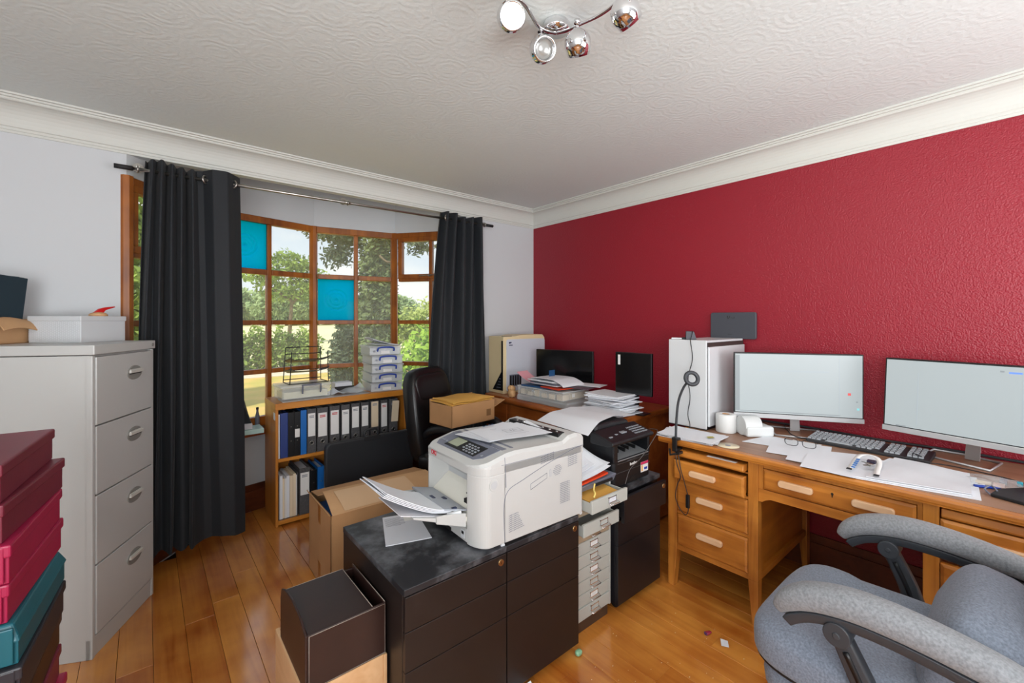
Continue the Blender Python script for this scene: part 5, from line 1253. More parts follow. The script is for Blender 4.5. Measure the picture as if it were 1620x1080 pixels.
for s in (-1, 1):
    rim = [(s * .036 + .027 * math.copysign(abs(math.cos(t)) ** .7, math.cos(t)), .004 - .006 * math.sin(t), .020 + .019 * math.copysign(abs(math.sin(t)) ** .75, math.sin(t))) for t in [k * math.pi / 12 for k in range(24)]]
    b = B(); b.tube(rim, .0016, 6, closed=True); L_('rim', b, m_blackplastic, T)
    b = B(); b._add(rim, [tuple(range(24))]); L_('lens', b, m_glass, T)
    b = B(); b.tube(bez([(s * .064, .0, .028), (s * .066, .05, .018), (s * .060, .11, .004), (s * .052, .135, .0)], 14), .0016, 6); L_('temple', b, m_blackplastic, T)
b = B(); b.tube(bez([(-.010, .003, .026), (0, .0, .030), (.010, .003, .026)], 8), .0016, 6); L_('bridge', b, m_blackplastic, T)
# keyboard
T = thing('keyboard', 'black keyboard with pale keys half hidden under the papers', 'keyboard', (2.69, .505, ZD), R(-91.5))
b = B(); b.prism([(-.08, .0), (.08, .0), (.08, .026), (-.08, .014)], -.233, .233, 'X'); b.bm.transform(Matrix()); L_('case', b, m_kbd, T, bevel=.003)
kme = None
for rwi in range(6):
    y = .066 - rwi * .0245 + (0 if rwi else .004)
    cols = [(-.222 + c * .0192, 1) for c in range(23) if c not in (15, 19)] if rwi < 5 else [(-.222, 1), (-.203, 1), (-.183, 1), (-.10, 6.6), (-.02, 1), (0, 1), (.022, 1), (.085, 1), (.104, 1), (.123, 1), (.165, 1), (.184, 1), (.203, 1)]
    for x, w in cols:
        if kme is None:
            b = B(); b.hexa([(-.0085, -.0105, 0), (.0085, -.0105, 0), (.0085, .0105, 0), (-.0085, .0105, 0), (-.0062, -.007, .008), (.0062, -.007, .008), (.0062, .008, .008), (-.0062, .008, .008)])
            o = obj('key', b, m_key, T, world=False); kme = o.data
        else:
            o = bpy.data.objects.new('key', kme); C.objects.link(o); o.parent = T
        o.location = (x, y, .020 + y * .075); o.scale = (w, 1, 1)
# two monitors
def monitor(name_label, a, c, z0, z1, base, neck, tilt=0, dots=()):
    a = Vector((*a, 0)); c = Vector((*c, 0)); d = (c - a); ln = d.length; d.normalize(); n = Vector((d.y, -d.x, 0))
    if n.dot(-a) < 0: n = -n          # towards the sitter
    mid = (a + c) / 2
    T = thing('monitor', name_label, 'monitor', (mid.x, mid.y, ZD), 0, 'lit monitors on the oak desk')
    up = (Vector((0, 0, 1)) - n * math.tan(R(tilt))).normalized()
    m = Matrix(((d.x, -n.x, up.x, a.x), (d.y, -n.y, up.y, a.y), (d.z, -n.z, up.z, z0), (0, 0, 0, 1))); h = z1 - z0
    def mb(*q): b = B(); b.box(*q, m); return b
    obj('back_shell', mb(.0, ln, .004, .026, .012, h), m_blackplastic, T, bevel=.003)
    obj('bezel', mb(0, ln, -.002, .006, .016, h), m_dark, T, bevel=.001)
    obj('chin', mb(-.002, ln + .002, -.006, .012, 0, .024), m_silver, T, bevel=.002)
    sc = obj('screen', mb(.006, ln - .006, -.0028, -.0016, .028, h - .007), m_screen, T)
    for (u, v, w, hh, mt) in dots:
        obj('screen_icon', mb(ln * u, ln * (u + w), -.0034, -.0027, h * v, h * (v + hh)), mt, sc)
    b = B(); p0 = Vector((*base[0], 0)); 
    ring = [Vector((*q, ZD + .0045)) for q in base]
    b.tube(ring, .0048, 8, closed=True); obj('base_ring', b, m_silver, T)
    q = Vector((*neck, 0)); b = B(); ctr = mid - n * .03
    b.hexa([(q.x - d.x * .024, q.y - d.y * .024, ZD + .003), (q.x + d.x * .024, q.y + d.y * .024, ZD + .003), (q.x + d.x * .024 - n.x * .008, q.y + d.y * .024 - n.y * .008, ZD + .003), (q.x - d.x * .024 - n.x * .008, q.y - d.y * .024 - n.y * .008, ZD + .003),
            (ctr.x - d.x * .020, ctr.y - d.y * .020, z0 + .10), (ctr.x + d.x * .020, ctr.y + d.y * .020, z0 + .10), (ctr.x + d.x * .020 - n.x * .008, ctr.y + d.y * .020 - n.y * .008, z0 + .10), (ctr.x - d.x * .020 - n.x * .008, ctr.y - d.y * .020 - n.y * .008, z0 + .10)]); obj('neck', b, m_silver, T)
    return T
m_sred = M('screen_red', 'B04848', .4, emit=('E84848', .4)); m_steal = M('screen_teal', '70B0B4', .4, emit=('78B8BC', .6)); m_sgrey = M('screen_grey', '606668', .4, emit=('A8B0B4', .36)); m_sblue = M('screen_blue', '5878C8', .4, emit=('5878C8', .6)); m_spale = M('screen_pale', '707678', .4, emit=('BCC8D0', .42))
monitor('lit widescreen monitor left of the pair on the oak desk, by the white tower', (2.545, 1.070), (2.868, .552), .884, 1.245, [(2.80, .985), (2.615, .88), (2.675, .735), (2.905, .755)], (2.80, .845),
        dots=((.012, .10, .035, .86, m_sgrey), (.885, .40, .022, .035, m_sred), (.95, .19, .018, .03, m_steal), (.20, .72, .55, .02, m_spale), (.82, .10, .006, .86, m_spale), (.05, .095, .78, .012, m_sgrey), (.945, .30, .012, .02, m_sgrey)))
monitor('lit widescreen monitor at the right edge, further from the white tower', (2.700, .446), (2.572, -.150), .905, 1.247, [(2.905, .292), (2.905, .195), (2.848, .072), (2.671, .100), (2.755, .317)], (2.82, .16), tilt=5,
        dots=((.66, .90, .06, .02, m_sblue), (.88, .80, .02, .025, m_sblue), (.72, .1, .24, .84, m_spale), (.20, .12, .006, .7, m_spale), (.62, .91, .02, .02, m_sgrey), (.08, .085, .06, .014, m_sgrey)))
# lanyard with keys
T = thing('lanyard', 'pale printed lanyard with a bunch of keys on the white papers', 'lanyard', (2.32, .42, ZD + .02))
def ribbon(pts, w, mat, nm, par):
    b = B(); q = bez(pts, 36); b.sweep(q, lambda i: [(-w, 0), (w, 0), (w, .0012), (-w, .0012)]); return obj(nm, b, mat, par)
s1 = ribbon([(2.200, .470, .818), (2.28, .474, .819), (2.36, .480, .823), (2.415, .475, .830), (2.435, .447, .833), (2.415, .418, .830), (2.36, .402, .823), (2.27, .392, .819), (2.185, .382, .818)], .0095, m_label, 'strap', T)
for k in range(5):
    x = 2.225 + k * .03; b = B(); b.box(x, x + .018, .458 + k * .002, .470 + k * .002, .8192 + k * .0011, .8212 + k * .0012); obj('strap_print', b, m_bblue, s1)
b = B(); b.box(2.180, 2.196, .373, .390, .8175, .8205); b.box(2.194, 2.21, .461, .479, .8175, .8205); obj('strap_end', b, m_blackmatte, T)
for k, (x, y, a) in enumerate(((2.29, .425, 20), (2.275, .432, -30), (2.30, .418, 70))):
    b = B(); b.prism(oval(0, 0, .010, .008, 12), 0, .002); b.box(.008, .036, -.003, .003, 0, .002); b.bm.transform(Matrix.Translation((x, y, .823 + .003 * k)) @ Matrix.Rotation(R(a), 4, 'Z')); obj('key', b, m_steel, T)
b = B(); b.tube([(2.30 + .012 * math.cos(t), .426 + .012 * math.sin(t), .830) for t in [k * math.pi / 8 for k in range(16)]], .0012, 6, closed=True); obj('key_ring', b, m_steel, T)
b = B(); b.box(2.335, 2.36, .41, .44, .822, .834); obj('fob', b, M('dark_purple_fob', '2A2338', .4), T, bevel=.003)
# pen, bag of bits, mouse
T = thing('pen', 'blue ballpoint pen at the right front of the oak desk', 'pen', (2.395, .103, ZD + .006), R(-62))
b = B(); b.cyl((-.03, 0, 0), (.025, 0, 0), .006, .0055, 12); b.cyl((.025, 0, 0), (.045, 0, 0), .005, .0015, 12); L_('barrel', b, m_blue, T)
b = B(); b.box(-.028, .0, -.0015, .0015, .006, .008); L_('clip', b, m_white_case, T)
T = thing('plastic_bag', 'small clear plastic bag of odds and ends right of the folder', 'bag', (2.48, .08, ZD))
b = B(); b.sheet(lambda u, v: (2.42 + .15 * u, .16 - .15 * v, ZD + .005 + .016 * math.sin(math.pi * u) * math.sin(math.pi * v) + .003 * math.sin(17 * u + 11 * v)), 16, 16, .0012); obj('film', b, m_clear, T)
b = B(); b.box(2.50, 2.56, .05, .07, ZD + .001, ZD + .010); obj('batteries', b, m_slate, T); b = B(); b.box(2.45, 2.48, .09, .13, ZD + .001, ZD + .006); obj('card', b, m_label2, T)
solo('lid', B().box(2.515, 2.535, .010, .026, ZD, ZD + .016), M('turquoise_plastic', '30A8C0', .35), 'small turquoise cap at the right end of the desk clutter', 'cap', (2.525, .018, ZD), bevel=.003)
b = B(); b.lathe([(.012, 0), (.013, .004), (.008, .009)], 14, Matrix.Translation((2.545, .165, ZD))); solo('red_cap', b, m_redplastic, 'small red cap lying by the monitor stand', 'cap', (2.545, .165, ZD))
solo('pack', B().box(2.44, 2.50, .055, .085, ZD, ZD + .004), M('pale_pink_pack', 'E0B8AC', .5), 'small pink and white packet by the blue pen', 'packet', (2.47, .07, ZD), bevel=.001)
T = thing('mouse_mat', 'thick dark grey mouse mat at the right edge of the desk', 'mouse mat', (2.39, -.04, ZD))
b = B(); b.prism([(2.272, .010), (2.30, .085), (2.385, .070), (2.52, -.02), (2.48, -.17), (2.26, -.17)], ZD, ZD + .012); obj('mat', b, m_blackmatte, T, bevel=.003)
b = B(); b.tube(bez([(2.30, .086, ZD + .008), (2.33, .10, ZD + .016), (2.36, .085, ZD + .024), (2.34, .07, ZD + .014)], 14), .0028, 6); obj('strap_loop', b, m_slate, T)
T = thing('mouse', 'black computer mouse with a purple glowing ring at the right edge', 'mouse', (2.42, -.03, ZD + .012), R(10))
b = B(); b.blob((0, 0, .018), (.055, .034, .024), .8, .7); L_('shell', b, m_blackplastic, T)
b = B(); b.tube([(.056 * math.cos(t), .0345 * math.sin(t), .014) for t in [k * math.pi / 14 for k in range(28)]], .0026, 6, closed=True); L_('light_ring', b, m_purple, T)
# cables behind and over the desk
for nm, lb, pts, r in (('monitor_cable', 'black cable winding over the desk under the left monitor', [(2.90, .93, ZD + .005), (2.82, .90, ZD + .004), (2.74, .86, ZD + .010), (2.66, .82, ZD + .012), (2.655, .76, ZD + .004), (2.78, .70, ZD + .004), (2.80, .6, ZD + .004), (2.82, .48, ZD + .006), (2.78, .40, ZD + .01), (2.60, .30, ZD + .03)], .003),
                       ('power_cable', 'black cable bundle along the red wall behind the monitors', [(2.90, 1.08, ZD + .01), (2.91, .8, ZD + .012), (2.90, .5, ZD + .01), (2.915, .2, ZD + .012), (2.90, -.2, ZD + .01)], .007),
                       ('mouse_cable', 'thin black cable leading to the mouse mat', [(2.62, .28, ZD + .004), (2.64, .20, ZD + .003), (2.60, .05, ZD + .003), (2.50, -.01, ZD + .016)], .0022)):
    b = B(); b.tube(bez(pts, 60), r, 6); solo(nm, b, m_cable, lb, 'cable', pts[0])
# ring lamp on a gooseneck, clamped to the desk edge
T = thing('ring_lamp', 'black gooseneck ring lamp clamped to the front edge of the oak desk', 'lamp', (2.13, 1.185, .767))
b = B(); b.tube(bez([(2.122, 1.186, .745), (2.122, 1.186, .83), (2.124, 1.182, .93), (2.126, 1.172, 1.01), (2.128, 1.148, 1.075), (2.13, 1.128, 1.105)], 40), .0062, 10); obj('gooseneck', b, m_arm_plastic, T)
n_ = Vector((-.62, -.70, .35)).normalized(); e1 = n_.orthogonal().normalized(); e2 = n_.cross(e1); c_ = Vector((2.132, 1.105, 1.128))
b = B(); b.tube([c_ + (e1 * math.cos(t) + e2 * math.sin(t)) * .031 for t in [k * math.pi / 16 for k in range(32)]], .0105, 10, closed=True); obj('ring_head', b, m_arm_plastic, T)
b = B(); b.box(2.108, 2.175, 1.170, 1.202, .7992, .812); b.box(2.108, 2.165, 1.172, 1.2, .742, .756); b.box(2.104, 2.116, 1.174, 1.198, .742, .812); b.cyl((2.135, 1.186, .72), (2.135, 1.186, .745), .008); b.box(2.09, 2.13, 1.15, 1.165, .735, .748); b.tube([(2.10, 1.16, .74), (2.09, 1.2, .725), (2.11, 1.215, .75)], .006, 6); obj('clamp', b, m_dark, T, bevel=.002)
b = B(); b.tube(bez([(2.118, 1.186, .74), (2.105, 1.17, .68), (2.112, 1.155, .62), (2.118, 1.175, .57), (2.125, 1.19, .50), (2.135, 1.170, .44), (2.125, 1.135, .425), (2.12, 1.118, .45), (2.118, 1.118, .49)], 50), .0022, 6); b.tube(bez([(2.118, 1.118, .53), (2.112, 1.135, .60), (2.105, 1.15, .66), (2.116, 1.17, .735)], 24), .0022, 6); obj('lamp_cable', b, m_cable, T)
b = B(); b.box(2.109, 2.124, 1.109, 1.127, .468, .535); obj('inline_switch', b, m_blackplastic, T, bevel=.003)

# ------------------------------------------------------------------ reddish desk in the corner and what stands on it
T = thing('wooden_desk', 'reddish-brown wooden desk in the corner behind the printers', 'desk', (2.57, 2.35, 0))
ex0, ex1, ey0, ey1 = 2.215, 2.935, 1.66, 3.03
b = B(); b.prism(rrect(ex0 + .01, ex1, ey0, ey1, .05), .758, .80); obj('top', b, m_redwood, T, bevel=.012, seg=3)
b = B(); b.tube([(ex0 + .004, 2.13, .776), (ex0 + .002, 2.20, .776), (ex0 + .01, 2.74, .776), (ex0 + .014, 2.78, .776)], [.017, .020, .020, .014], 14); obj('rolled_edge', b, m_redwood, T)
b = B(); b.cyl((ex0 + .004, 2.118, .776), (ex0 + .004, 2.134, .776), .019); obj('edge_cap', b, m_dark, T)
b = B(); b.box(ex0 + .035, ex0 + .06, ey0 + .02, ey1 - .02, .10, .757); b.box(ex0 + .04, ex1 - .01, ey0 + .02, ey0 + .05, .02, .757); b.box(ex0 + .04, ex1 - .01, ey1 - .05, ey1 - .02, .02, .757); b.box(ex0 + .05, ex1 - .05, ey0 + .04, ey1 - .04, .02, .05); obj('carcass', b, m_redwood, T, bevel=.004)
for y0, y1 in ((1.70, 2.13), (2.16, 2.68), (2.72, 2.98)):
    for z0, z1 in ((.58, .745), (.36, .57), (.12, .35)):
        b = B(); b.box(ex0 + .022, ex0 + .035, y0, y1, z0, z1); obj('drawer_front', b, m_redwood, T, bevel=.004)
ZE = .8005
T = thing('computer_tower', 'aged cream computer tower with a pale side panel in the room corner', 'computer', (2.54, 2.94, ZE))
b = B(); b.prism([(2.305, ZE), (2.79, ZE), (2.79, 1.268), (2.765, 1.297), (2.50, 1.297), (2.44, 1.287), (2.305, 1.287)], 2.845, 3.05, 'Y'); obj('case', b, m_cream, T, bevel=.006)
b = B(); b.prism(rrect(2.335, 2.785, ZE + .02, 1.262, .02), 2.838, 2.846, 'Y'); obj('side_panel', b, M('pale_grey_panel', 'C4C8D2', .4), T, bevel=.003)
b = B(); b.box(2.365, 2.50, 2.8365, 2.839, ZE + .06, ZE + .16); vp = obj('vent_panel', b, m_slate, T)
for k in range(5): b = B(); b.box(2.37 + k * .027, 2.388 + k * .027, 2.8355, 2.837, ZE + .068, ZE + .152); obj('vent_slot', b, m_dark, vp)
b = B(); b.prism([(2.865, ZE + .03), (2.985, ZE + .03), (2.865, ZE + .19)], 2.2995, 2.306, 'X'); b.box(2.2995, 2.306, 2.850, 2.866, ZE + .03, 1.25); b.box(2.300, 2.40, 2.848, 2.866, 1.2865, 1.2895); obj('front_grille', b, m_blackplastic, T)
for k in range(4): b = B(); b.box(2.298, 2.3, 2.875, 2.93 - k * .012, ZE + .05 + k * .025, ZE + .055 + k * .025); obj('grille_slot', b, m_slate, T)
b = B(); b.box(2.36, 2.376, 2.8362, 2.838, 1.225, 1.24); b.box(2.378, 2.388, 2.8362, 2.838, 1.229, 1.24); b.box(2.362, 2.40, 2.8362, 2.838, 1.208, 1.215); obj('badge', b, M('navy_badge', '2A2E50', .5), T)
def darkmon(name, lab, a, c, z0, z1, base):
    a = Vector((*a, 0)); c = Vector((*c, 0)); d = (c - a); ln = d.length; d.normalize(); n = Vector((-d.y, d.x, 0))
    if n.dot(a) < 0: n = -n
    T = thing(name, lab, 'monitor', ((a.x + c.x) / 2, (a.y + c.y) / 2, ZE))
    m = Matrix(((d.x, n.x, 0, a.x), (d.y, n.y, 0, a.y), (0, 0, 1, z0), (0, 0, 0, 1)))
    b = B(); b.box(0, ln, .004, .028, 0, z1 - z0, m); obj('shell', b, m_blackplastic, T, bevel=.003)
    b = B(); b.box(.006, ln - .006, .0022, .0045, .014, z1 - z0 - .006, m); obj('screen', b, m_scrdark, T)
    b = B(); b.box(ln / 2 - .02, ln / 2 + .02, .03, .05, -(z0 - ZE) + .006, .12, m); obj('neck', b, m_blackplastic, T)
    b = B(); b.box(ln / 2 - .09, ln / 2 + .09, -.02, .08, -(z0 - ZE), -(z0 - ZE) + .008, m); obj('foot', b, m_blackplastic, T, bevel=.003)
    return T, m, ln
darkmon('monitor', 'switched-off black monitor in front of the cream tower', (2.576, 2.733), (2.715, 2.223), .900, 1.176, 0)
T, m, ln = darkmon('monitor', 'small switched-off black monitor with a white label, behind the paper pile', (2.474, 1.832), (2.492, 1.563), .928, 1.208, 0)
b = B(); b.box(.022, .040, .0012, .0024, .195, .262, m); obj('label', b, m_label, T)
# clear organiser trays with papers
T = thing('plastic_tray', 'pale translucent drawer tray under the clear box on the corner desk', 'tray', (2.40, 2.33, ZE))
b = B(); b.prism([(2.235, 2.06), (2.53, 2.06), (2.52, 2.60), (2.24, 2.60)], ZE, ZE + .045); obj('body', b, m_frost, T, bevel=.012)
T = thing('storage_box', 'clear compartment box overflowing with papers on the corner desk', 'storage box', (2.39, 2.36, ZE + .046))
zz = ZE + .046; b = B(); b.box(2.255, 2.54, 2.12, 2.60, zz, zz + .004)
for q in ((2.255, 2.259, 2.12, 2.60), (2.536, 2.54, 2.12, 2.60), (2.255, 2.54, 2.12, 2.124), (2.255, 2.54, 2.596, 2.60)): b.box(*q, zz, zz + .065)
for k in range(1, 6): b.box(2.26, 2.34, 2.12 + k * .08, 2.123 + k * .08, zz, zz + .06)
obj('body', b, m_clear, T, bevel=.002)
b = B(); b.prism(rrect(2.248, 2.547, 2.113, 2.607, .01), zz + .060, zz + .068); obj('rim', b, m_frost, T)
b = B(); rr = random.Random(9)
for k in range(6): b.box(2.264, 2.335, 2.13 + k * .078, 2.185 + k * .078, zz + .004, zz + rr.uniform(.03, .055))
b.box(2.345, 2.53, 2.13, 2.59, zz + .004, zz + .05); obj('contents', b, m_label2, T)
b = B(); b.box(2.255 + .10, 2.255 + .13, 2.1192, 2.1205, zz + .02, zz + .045); obj('label', b, m_label, T)
zz2 = zz + .070
def flat(name, lab, mat, x0, x1, y0, y1, z, th, a=0, curl=0, cat='paper'):
    c0 = Vector(((x0 + x1) / 2, (y0 + y1) / 2, 0)); mt = Matrix.Rotation(R(a), 3, 'Z')
    def fn(u, v):
        p = c0 + mt @ Vector(((u - .5) * (x1 - x0), (v - .5) * (y1 - y0), 0)); return (p.x, p.y, z + th + curl * (v - .15) ** 2 * (1 if v > .15 else 0))
    b = B(); b.sheet(fn, 8, 10, th); return solo(name, b, mat, lab, cat, (c0.x, c0.y, z))
flat('folder', 'deep blue folder under the papers on the clear compartment box', m_bluecard, 2.26, 2.44, 2.22, 2.56, zz2, .008, 6, cat='folder')
flat('folder', 'orange-red folder edge under the papers on the clear compartment box', m_orangered, 2.25, 2.47, 2.14, 2.34, zz2 + .009, .006, -5, cat='folder')
flat('magazine', 'dark printed magazine sticking out right of the clear compartment box', M('dark_magazine', '5A4650', .4), 2.36, 2.54, 2.02, 2.24, zz2 + .016, .007, 12, cat='magazine')
flat('leaflet', 'pink leaflet sticking up behind the papers on the compartment box', m_pink, 2.27, 2.40, 2.40, 2.62, zz2 + .024, .004, 10, .10, cat='leaflet')
solo('card', B().box(2.40, 2.46, 2.395, 2.40, zz2 + .024, zz2 + .118), m_bluecard, 'upright deep blue card in front of the switched-off monitor', 'card', (2.43, 2.398, zz2 + .024))
T = thing('paper_stack', 'grey wad of papers under the curled white sheets on the compartment box', 'paper', (2.38, 2.34, zz2 + .024))
for k in range(4):
    b = B(); b.sheet(lambda u, v: (2.28 + .21 * u + .006 * k * (-1) ** k, 2.20 + .27 * v + .008 * k, zz2 + .030 + .009 * k), 3, 3, .007); obj('sheet', b, (m_paper2, m_slate, m_paper2, m_paper)[k], T)
b = B(); b.sheet(lambda u, v: (2.275 + .23 * u, 2.13 + .34 * v, zz2 + .030 + .036 * min(1, max(0, v * 3.2)) ** .6 + .008 * math.sin(3 * v)), 8, 20, .003); solo('paper_sheet', b, m_paper, 'curled white sheets on top of the clear compartment box', 'paper', (2.38, 2.3, zz2 + .066))
flat('paper_sheet', 'white leaflet poking out right of the clear compartment box', m_paper, 2.46, 2.60, 1.99, 2.19, zz2 + .026, .003, 15)
T = thing('paper_pile', 'untidy tall pile of white papers in front of the small black monitor', 'paper', (2.415, 1.815, ZE))
rr = random.Random(12); z = ZE
for k in range(22):
    th = rr.uniform(.004, .009); w = .297 if k < 9 else .27; dp = .21
    c0 = Vector((2.415 + rr.uniform(-.02, .02), 1.815 + rr.uniform(-.03, .03), 0)); mt = Matrix.Rotation(R(rr.uniform(-16, 16)), 3, 'Z'); cv = rr.uniform(.0, .012)
    def fn(u, v):
        p = c0 + mt @ Vector(((u - .5) * dp, (v - .5) * w, 0)); return (p.x, p.y, z + th * .92 + cv * (v - .5) ** 2)
    b = B(); b.sheet(fn, 3, 6, th * .85); obj('sheet', b, m_paper if k % 3 else m_paper2, T); z += th
T = thing('crumpled_packet', 'crumpled tan paper packet at the foot of the cream tower', 'packet', (2.27, 2.70, ZE))
b = B(); b.blob((2.275, 2.70, ZE + .030), (.028, .035, .032), .8, .8, 18, 10, fn=lambda p: p * (1 + .22 * math.sin(9 * p.x + 5 * p.z) * math.cos(7 * p.y))); b.blob((2.285, 2.715, ZE + .070), (.026, .030, .022), .8, .8, 14, 8, fn=lambda p: p * (1 + .25 * math.sin(8 * p.y + 4 * p.x))); obj('paper', b, M('tan_packet', 'CFA272', .6), T)

# ------------------------------------------------------------------ grey fabric swivel chair
GC = thing('office_chair', 'grey tweed swivel armchair in front of the oak desk', 'chair', (1.585, .20, 0), 0)
b = B()
for k in range(5):
    a = R(90) + k * 2 * math.pi / 5 + .35; b.tube([(0, 0, .13), (.18 * math.cos(a), .18 * math.sin(a), .115), (.33 * math.cos(a), .33 * math.sin(a), .078)], [.032, .026, .018], 10)
L_('star_base', b, m_blackplastic, GC)
for k in range(5):
    a = R(90) + k * 2 * math.pi / 5 + .35; b = B(); cx, cy = .33 * math.cos(a), .33 * math.sin(a)
    b.cyl((cx - .024 * math.sin(a), cy + .024 * math.cos(a), .031), (cx + .024 * math.sin(a), cy - .024 * math.cos(a), .031), .03); b.cyl((cx, cy, .05), (cx, cy, .085), .011); L_('castor', b, m_blackplastic, GC)
b = B(); b.cyl((0, 0, .10), (0, 0, .36), .028); b.box(-.12, .12, -.12, .12, .33, .365); L_('gas_lift', b, m_blackplastic, GC)
b = B(); b.blob((0, .045, .410), (.262, .270, .062), .55, .42, 40, 16); L_('seat_base', b, m_fabric, GC)
def seatfn(p):
    y = p.y; z = p.z
    if z > 0:
        side = math.exp(-((abs(p.x) - .82) / .2) ** 2)
        z = z * (.86 + .16 * side * (y > -.4)) + (.16 * math.exp(-((y - .70) / .30) ** 2)) * (1 - .35 * math.exp(-(p.x / .35) ** 2) * 0)
        z -= .10 * math.exp(-((y - .33) / .07) ** 2)
    return Vector((p.x, y, z))
b = B(); b.blob((0, .055, .505), (.275, .285, .070), .5, .42, 56, 26, fn=seatfn); L_('seat_cushion', b, m_fabric, GC)
b = B(); b.tube([(.262 * math.copysign(abs(math.cos(t)) ** .42, math.cos(t)), .055 + .273 * math.copysign(abs(math.sin(t)) ** .42, math.sin(t)), .462) for t in [k * math.pi / 24 for k in range(48)]], .007, 6, closed=True); L_('gap_line', b, m_dark, GC)  # dark tube standing in for the shaded gap below the seat cushion
b = B(); b.blob((0, 0, 0), (.235, .095, .135), .62, .5, 40, 18, fn=lambda p: Vector((p.x, p.y * (1 - .25 * max(0, p.z)), p.z))); b.bm.transform(Matrix.Translation((.0, -.125, .635)) @ Matrix.Rotation(R(14), 4, 'X')); L_('lumbar_cushion', b, m_fabric, GC)
b = B(); b.blob((0, 0, 0), (.255, .075, .30), .5, .42, 40, 20); b.bm.transform(Matrix.Translation((0, -.335, .80)) @ Matrix.Rotation(R(18), 4, 'X')); L_('backrest', b, m_fabric, GC)
b = B(); b.blob((0, 0, 0), (.24, .03, .36), .5, .4); b.bm.transform(Matrix.Translation((0, -.40, .74)) @ Matrix.Rotation(R(18), 4, 'X')); L_('back_shell', b, m_arm_plastic, GC)
AY = [(.225, .662), (.205, .690), (.165, .718), (.115, .735), (.06, .744), (.0, .745), (-.06, .741), (-.12, .733), (-.17, .724), (-.205, .716), (-.222, .708)]
AW = [.020, .033, .039, .041, .042, .042, .041, .040, .038, .034, .022]
for s, xa in ((-1, -.288), (1, .312)):
    cen = [(xa + s * .004 * math.sin(i * .3), y, z) for i, (y, z) in enumerate(AY)]
    q = bez(cen, 40); nq = len(q)
    def wid(i): 
        t = i / (nq - 1) * (len(AW) - 1); k = min(int(t), len(AW) - 2); return AW[k] + (AW[k + 1] - AW[k]) * (t - k)
    b = B(); b.sweep(q, lambda i: [(wid(i) * math.copysign(abs(math.cos(t)) ** .8, math.cos(t)), wid(i) * .80 * math.copysign(abs(math.sin(t)) ** .8, math.sin(t)) + .002) for t in [k * math.pi / 10 for k in range(20)]]); ar = L_('armrest', b, m_fabric_arm, GC)
    b = B(); b.sweep([Vector(p) + Vector((0, 0, -.028)) for p in q[3:-1]], lambda i: [(-.030, 0), (.030, 0), (.024, -.026), (-.024, -.026)]); obj('arm_frame', b, m_arm_plastic, ar, world=False, bevel=.004)
    for xx in (xa - .030, ): 
        b = B(); b.cyl((xx - .006, .095, .672), (xa + .030, .095, .672), .028, n=24); b.cyl((xx - .009, .095, .672), (xx - .004, .095, .672), .008, n=16); obj('pivot', b, m_arm_plastic, ar, world=False, bevel=.004)
    b = B(); pts = bez([(xa, .10, .672), (xa, .075, .62), (xa - s * .004, .045, .55), (xa - s * .012, .025, .47), (xa - s * .03, .02, .40)], 20)
    b.sweep(pts, lambda i: [(-.016, -.020 - .010 * i / 20), (.016, -.020 - .010 * i / 20), (.016, .020 + .010 * i / 20), (-.016, .020 + .010 * i / 20)], up=(0, 1, 0)); ps = L_('arm_post', b, m_arm_plastic, GC, bevel=.006)
    b = B(); b.sweep([p + Vector((-.0165, 0, 0)) for p in pts[4:-4]], lambda i: [(-.003, -.006), (.003, -.006), (.003, .006), (-.003, .006)], up=(0, 1, 0)); obj('post_groove', b, m_blackplastic, ps, world=False)
    b = B(); b.blob((xa - s * .02, .03, .50), (.02, .05, .02), .7, .7, 16, 8); L_('arm_bracket', b, m_steel, GC)

# ------------------------------------------------------------------ chrome four-spot ceiling light
T = thing('ceiling_light', 'chrome four-spot ceiling light on wavy arms', 'ceiling light', (1.12, 1.083, ZC))
b = B(); b.lathe([(.045, -.030), (.047, -.026), (.047, -.006), (.043, 0)], 32); L_('ceiling_rose', b, m_chrome, T)
armL = [(1.12, 1.083, 2.448), (1.085, 1.095, 2.446), (1.045, 1.095, 2.444), (.99, 1.07, 2.444), (.93, 1.045, 2.444), (.875, 1.05, 2.444), (.80, 1.085, 2.444)]
armR = [(1.12, 1.083, 2.448), (1.135, 1.045, 2.446), (1.145, .99, 2.444), (1.16, .92, 2.444), (1.155, .85, 2.444), (1.13, .79, 2.444), (1.10, .72, 2.444)]
for a in (armL, armR):
    b = B(); q = bez(a, 48); b.sweep(q, lambda i: [(-.006, -.003), (.006, -.003), (.006, .003), (-.006, .003)]); obj('arm', b, m_chrome, T, bevel=.001)
spots = [((.885, 1.053, 2.385), (-.45, -.75, -.50), True), ((1.058, 1.090, 2.368), (-.38, -.80, -.45), False), ((1.140, 1.000, 2.378), (.55, .35, -.75), False), ((1.147, .810, 2.385), (.80, -.05, -.60), True)]
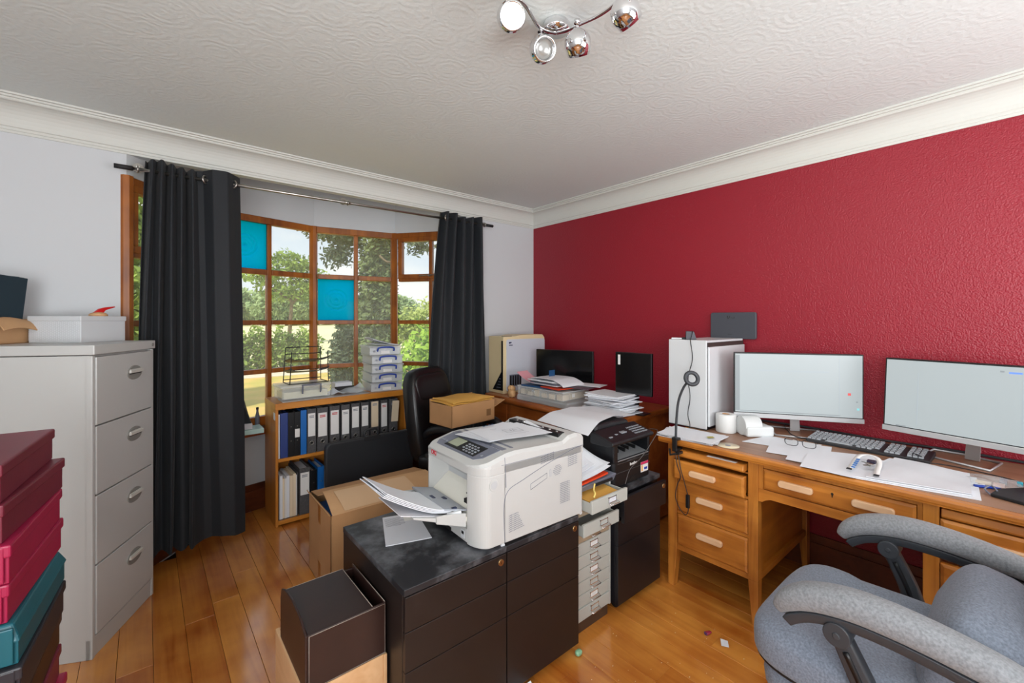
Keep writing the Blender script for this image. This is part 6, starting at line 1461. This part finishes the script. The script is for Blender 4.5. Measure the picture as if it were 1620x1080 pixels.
for p, dr, lit in spots:
    p = Vector(p); d = Vector(dr).normalized(); q = Matrix.Translation(p) @ d.to_track_quat('Z', 'Y').to_matrix().to_4x4()
    prof = [(.006, -.048)] + [(.046 * math.cos(t), .046 * math.sin(t)) for t in [R(a) for a in range(-70, 32, 8)]] + [(.0385, .034), (.034, .031), (.033, .022), (.030, .015)]
    b = B(); b.lathe(prof, 32, q); hd = obj('spot_head', b, m_chrome, T)
    b = B(); b.lathe([(.030, .014), (.030, .020), (.015, .026), (.004, .027)], 24, q); obj('bulb', b, m_bulb if lit else m_bulb2, hd)
    b = B(); top = Vector((p.x - d.x * .02, p.y - d.y * .02, 2.444)); b.cyl(top, p + Vector((0, 0, .036)), .0055); b.cyl(top + Vector((0, 0, -.004)), top + Vector((0, 0, .008)), .011); b.tube([p + Vector((.022 * math.cos(t), 0, .034 + .018 * math.sin(t))) for t in [k * .4 for k in range(9)]], .003, 6); obj('bracket', b, m_chrome, hd)
    lo = p + d * .06
    l = lamp('spot_bulb', 'SPOT', lo, d.to_track_quat('-Z', 'Y').to_euler(), 9 if lit else 6, (1, .93, .82), spot_size=R(110), spot_blend=.6, shadow_soft_size=.03)

# ------------------------------------------------------------------ bits on the floor
T = thing('paper_scrap', 'small white paper scrap on the floorboards under the oak desk', 'litter', (1.95, .86, .001), R(30))
b = B(); b.sheet(lambda u, v: (-.02 + .04 * u, -.015 + .03 * v, .003 + .004 * u * v), 3, 3, .0008); L_('scrap', b, m_paper, T)
T = thing('sweet_wrapper', 'small red and purple wrapper on the floorboards beside the paper scrap', 'litter', (1.955, .935, .001), R(-20))
b = B(); b.blob((0, 0, .006), (.016, .008, .005), .6, .6, 12, 6, fn=lambda p: p * (1 + .2 * math.sin(7 * p.x))); L_('wrapper', b, M('wrapper_red', 'A03048', .3), T)
b = B(); b.box(-.018, -.004, -.007, .007, .001, .0105); L_('purple_half', b, M('wrapper_purple', '5A3A66', .35), T)
b = B(); b.tube(bez([(2.60, .50, .006), (2.50, .62, .006), (2.38, .66, .006), (2.28, .72, .006), (2.22, .66, .006), (2.30, .55, .006), (2.42, .48, .006)], 50), .0035, 6); solo('extension_cable', b, m_wcable, 'white cable coiled on the floor in the desk kneehole', 'cable', (2.4, .6, .006))
b = B(); b.tube(bez([(2.42, .75, .004), (2.30, .70, .004), (2.16, .62, .004), (2.05, .60, .004)], 24), .0025, 6); solo('floor_cable', b, m_wcable, 'thin pale cable running straight out of the desk kneehole', 'cable', (2.2, .66, .004))
rr = random.Random(21); T = thing('floor_litter', 'specks of paper dust scattered on the floor in front of the pedestals', 'litter', (1.7, 1.0, .001), kind='stuff')
b = B()
for _ in range(45):
    x = rr.uniform(1.3, 2.1); y = rr.uniform(.65, 1.22); s = rr.uniform(.0015, .004); a = rr.uniform(0, 6)
    b._add([(x + s * math.cos(a + k * 1.57), y + s * .6 * math.sin(a + k * 1.57), .0022) for k in range(4)], [(0, 1, 2, 3)])
obj('dust_specks', b, m_label2, T, kind='stuff')
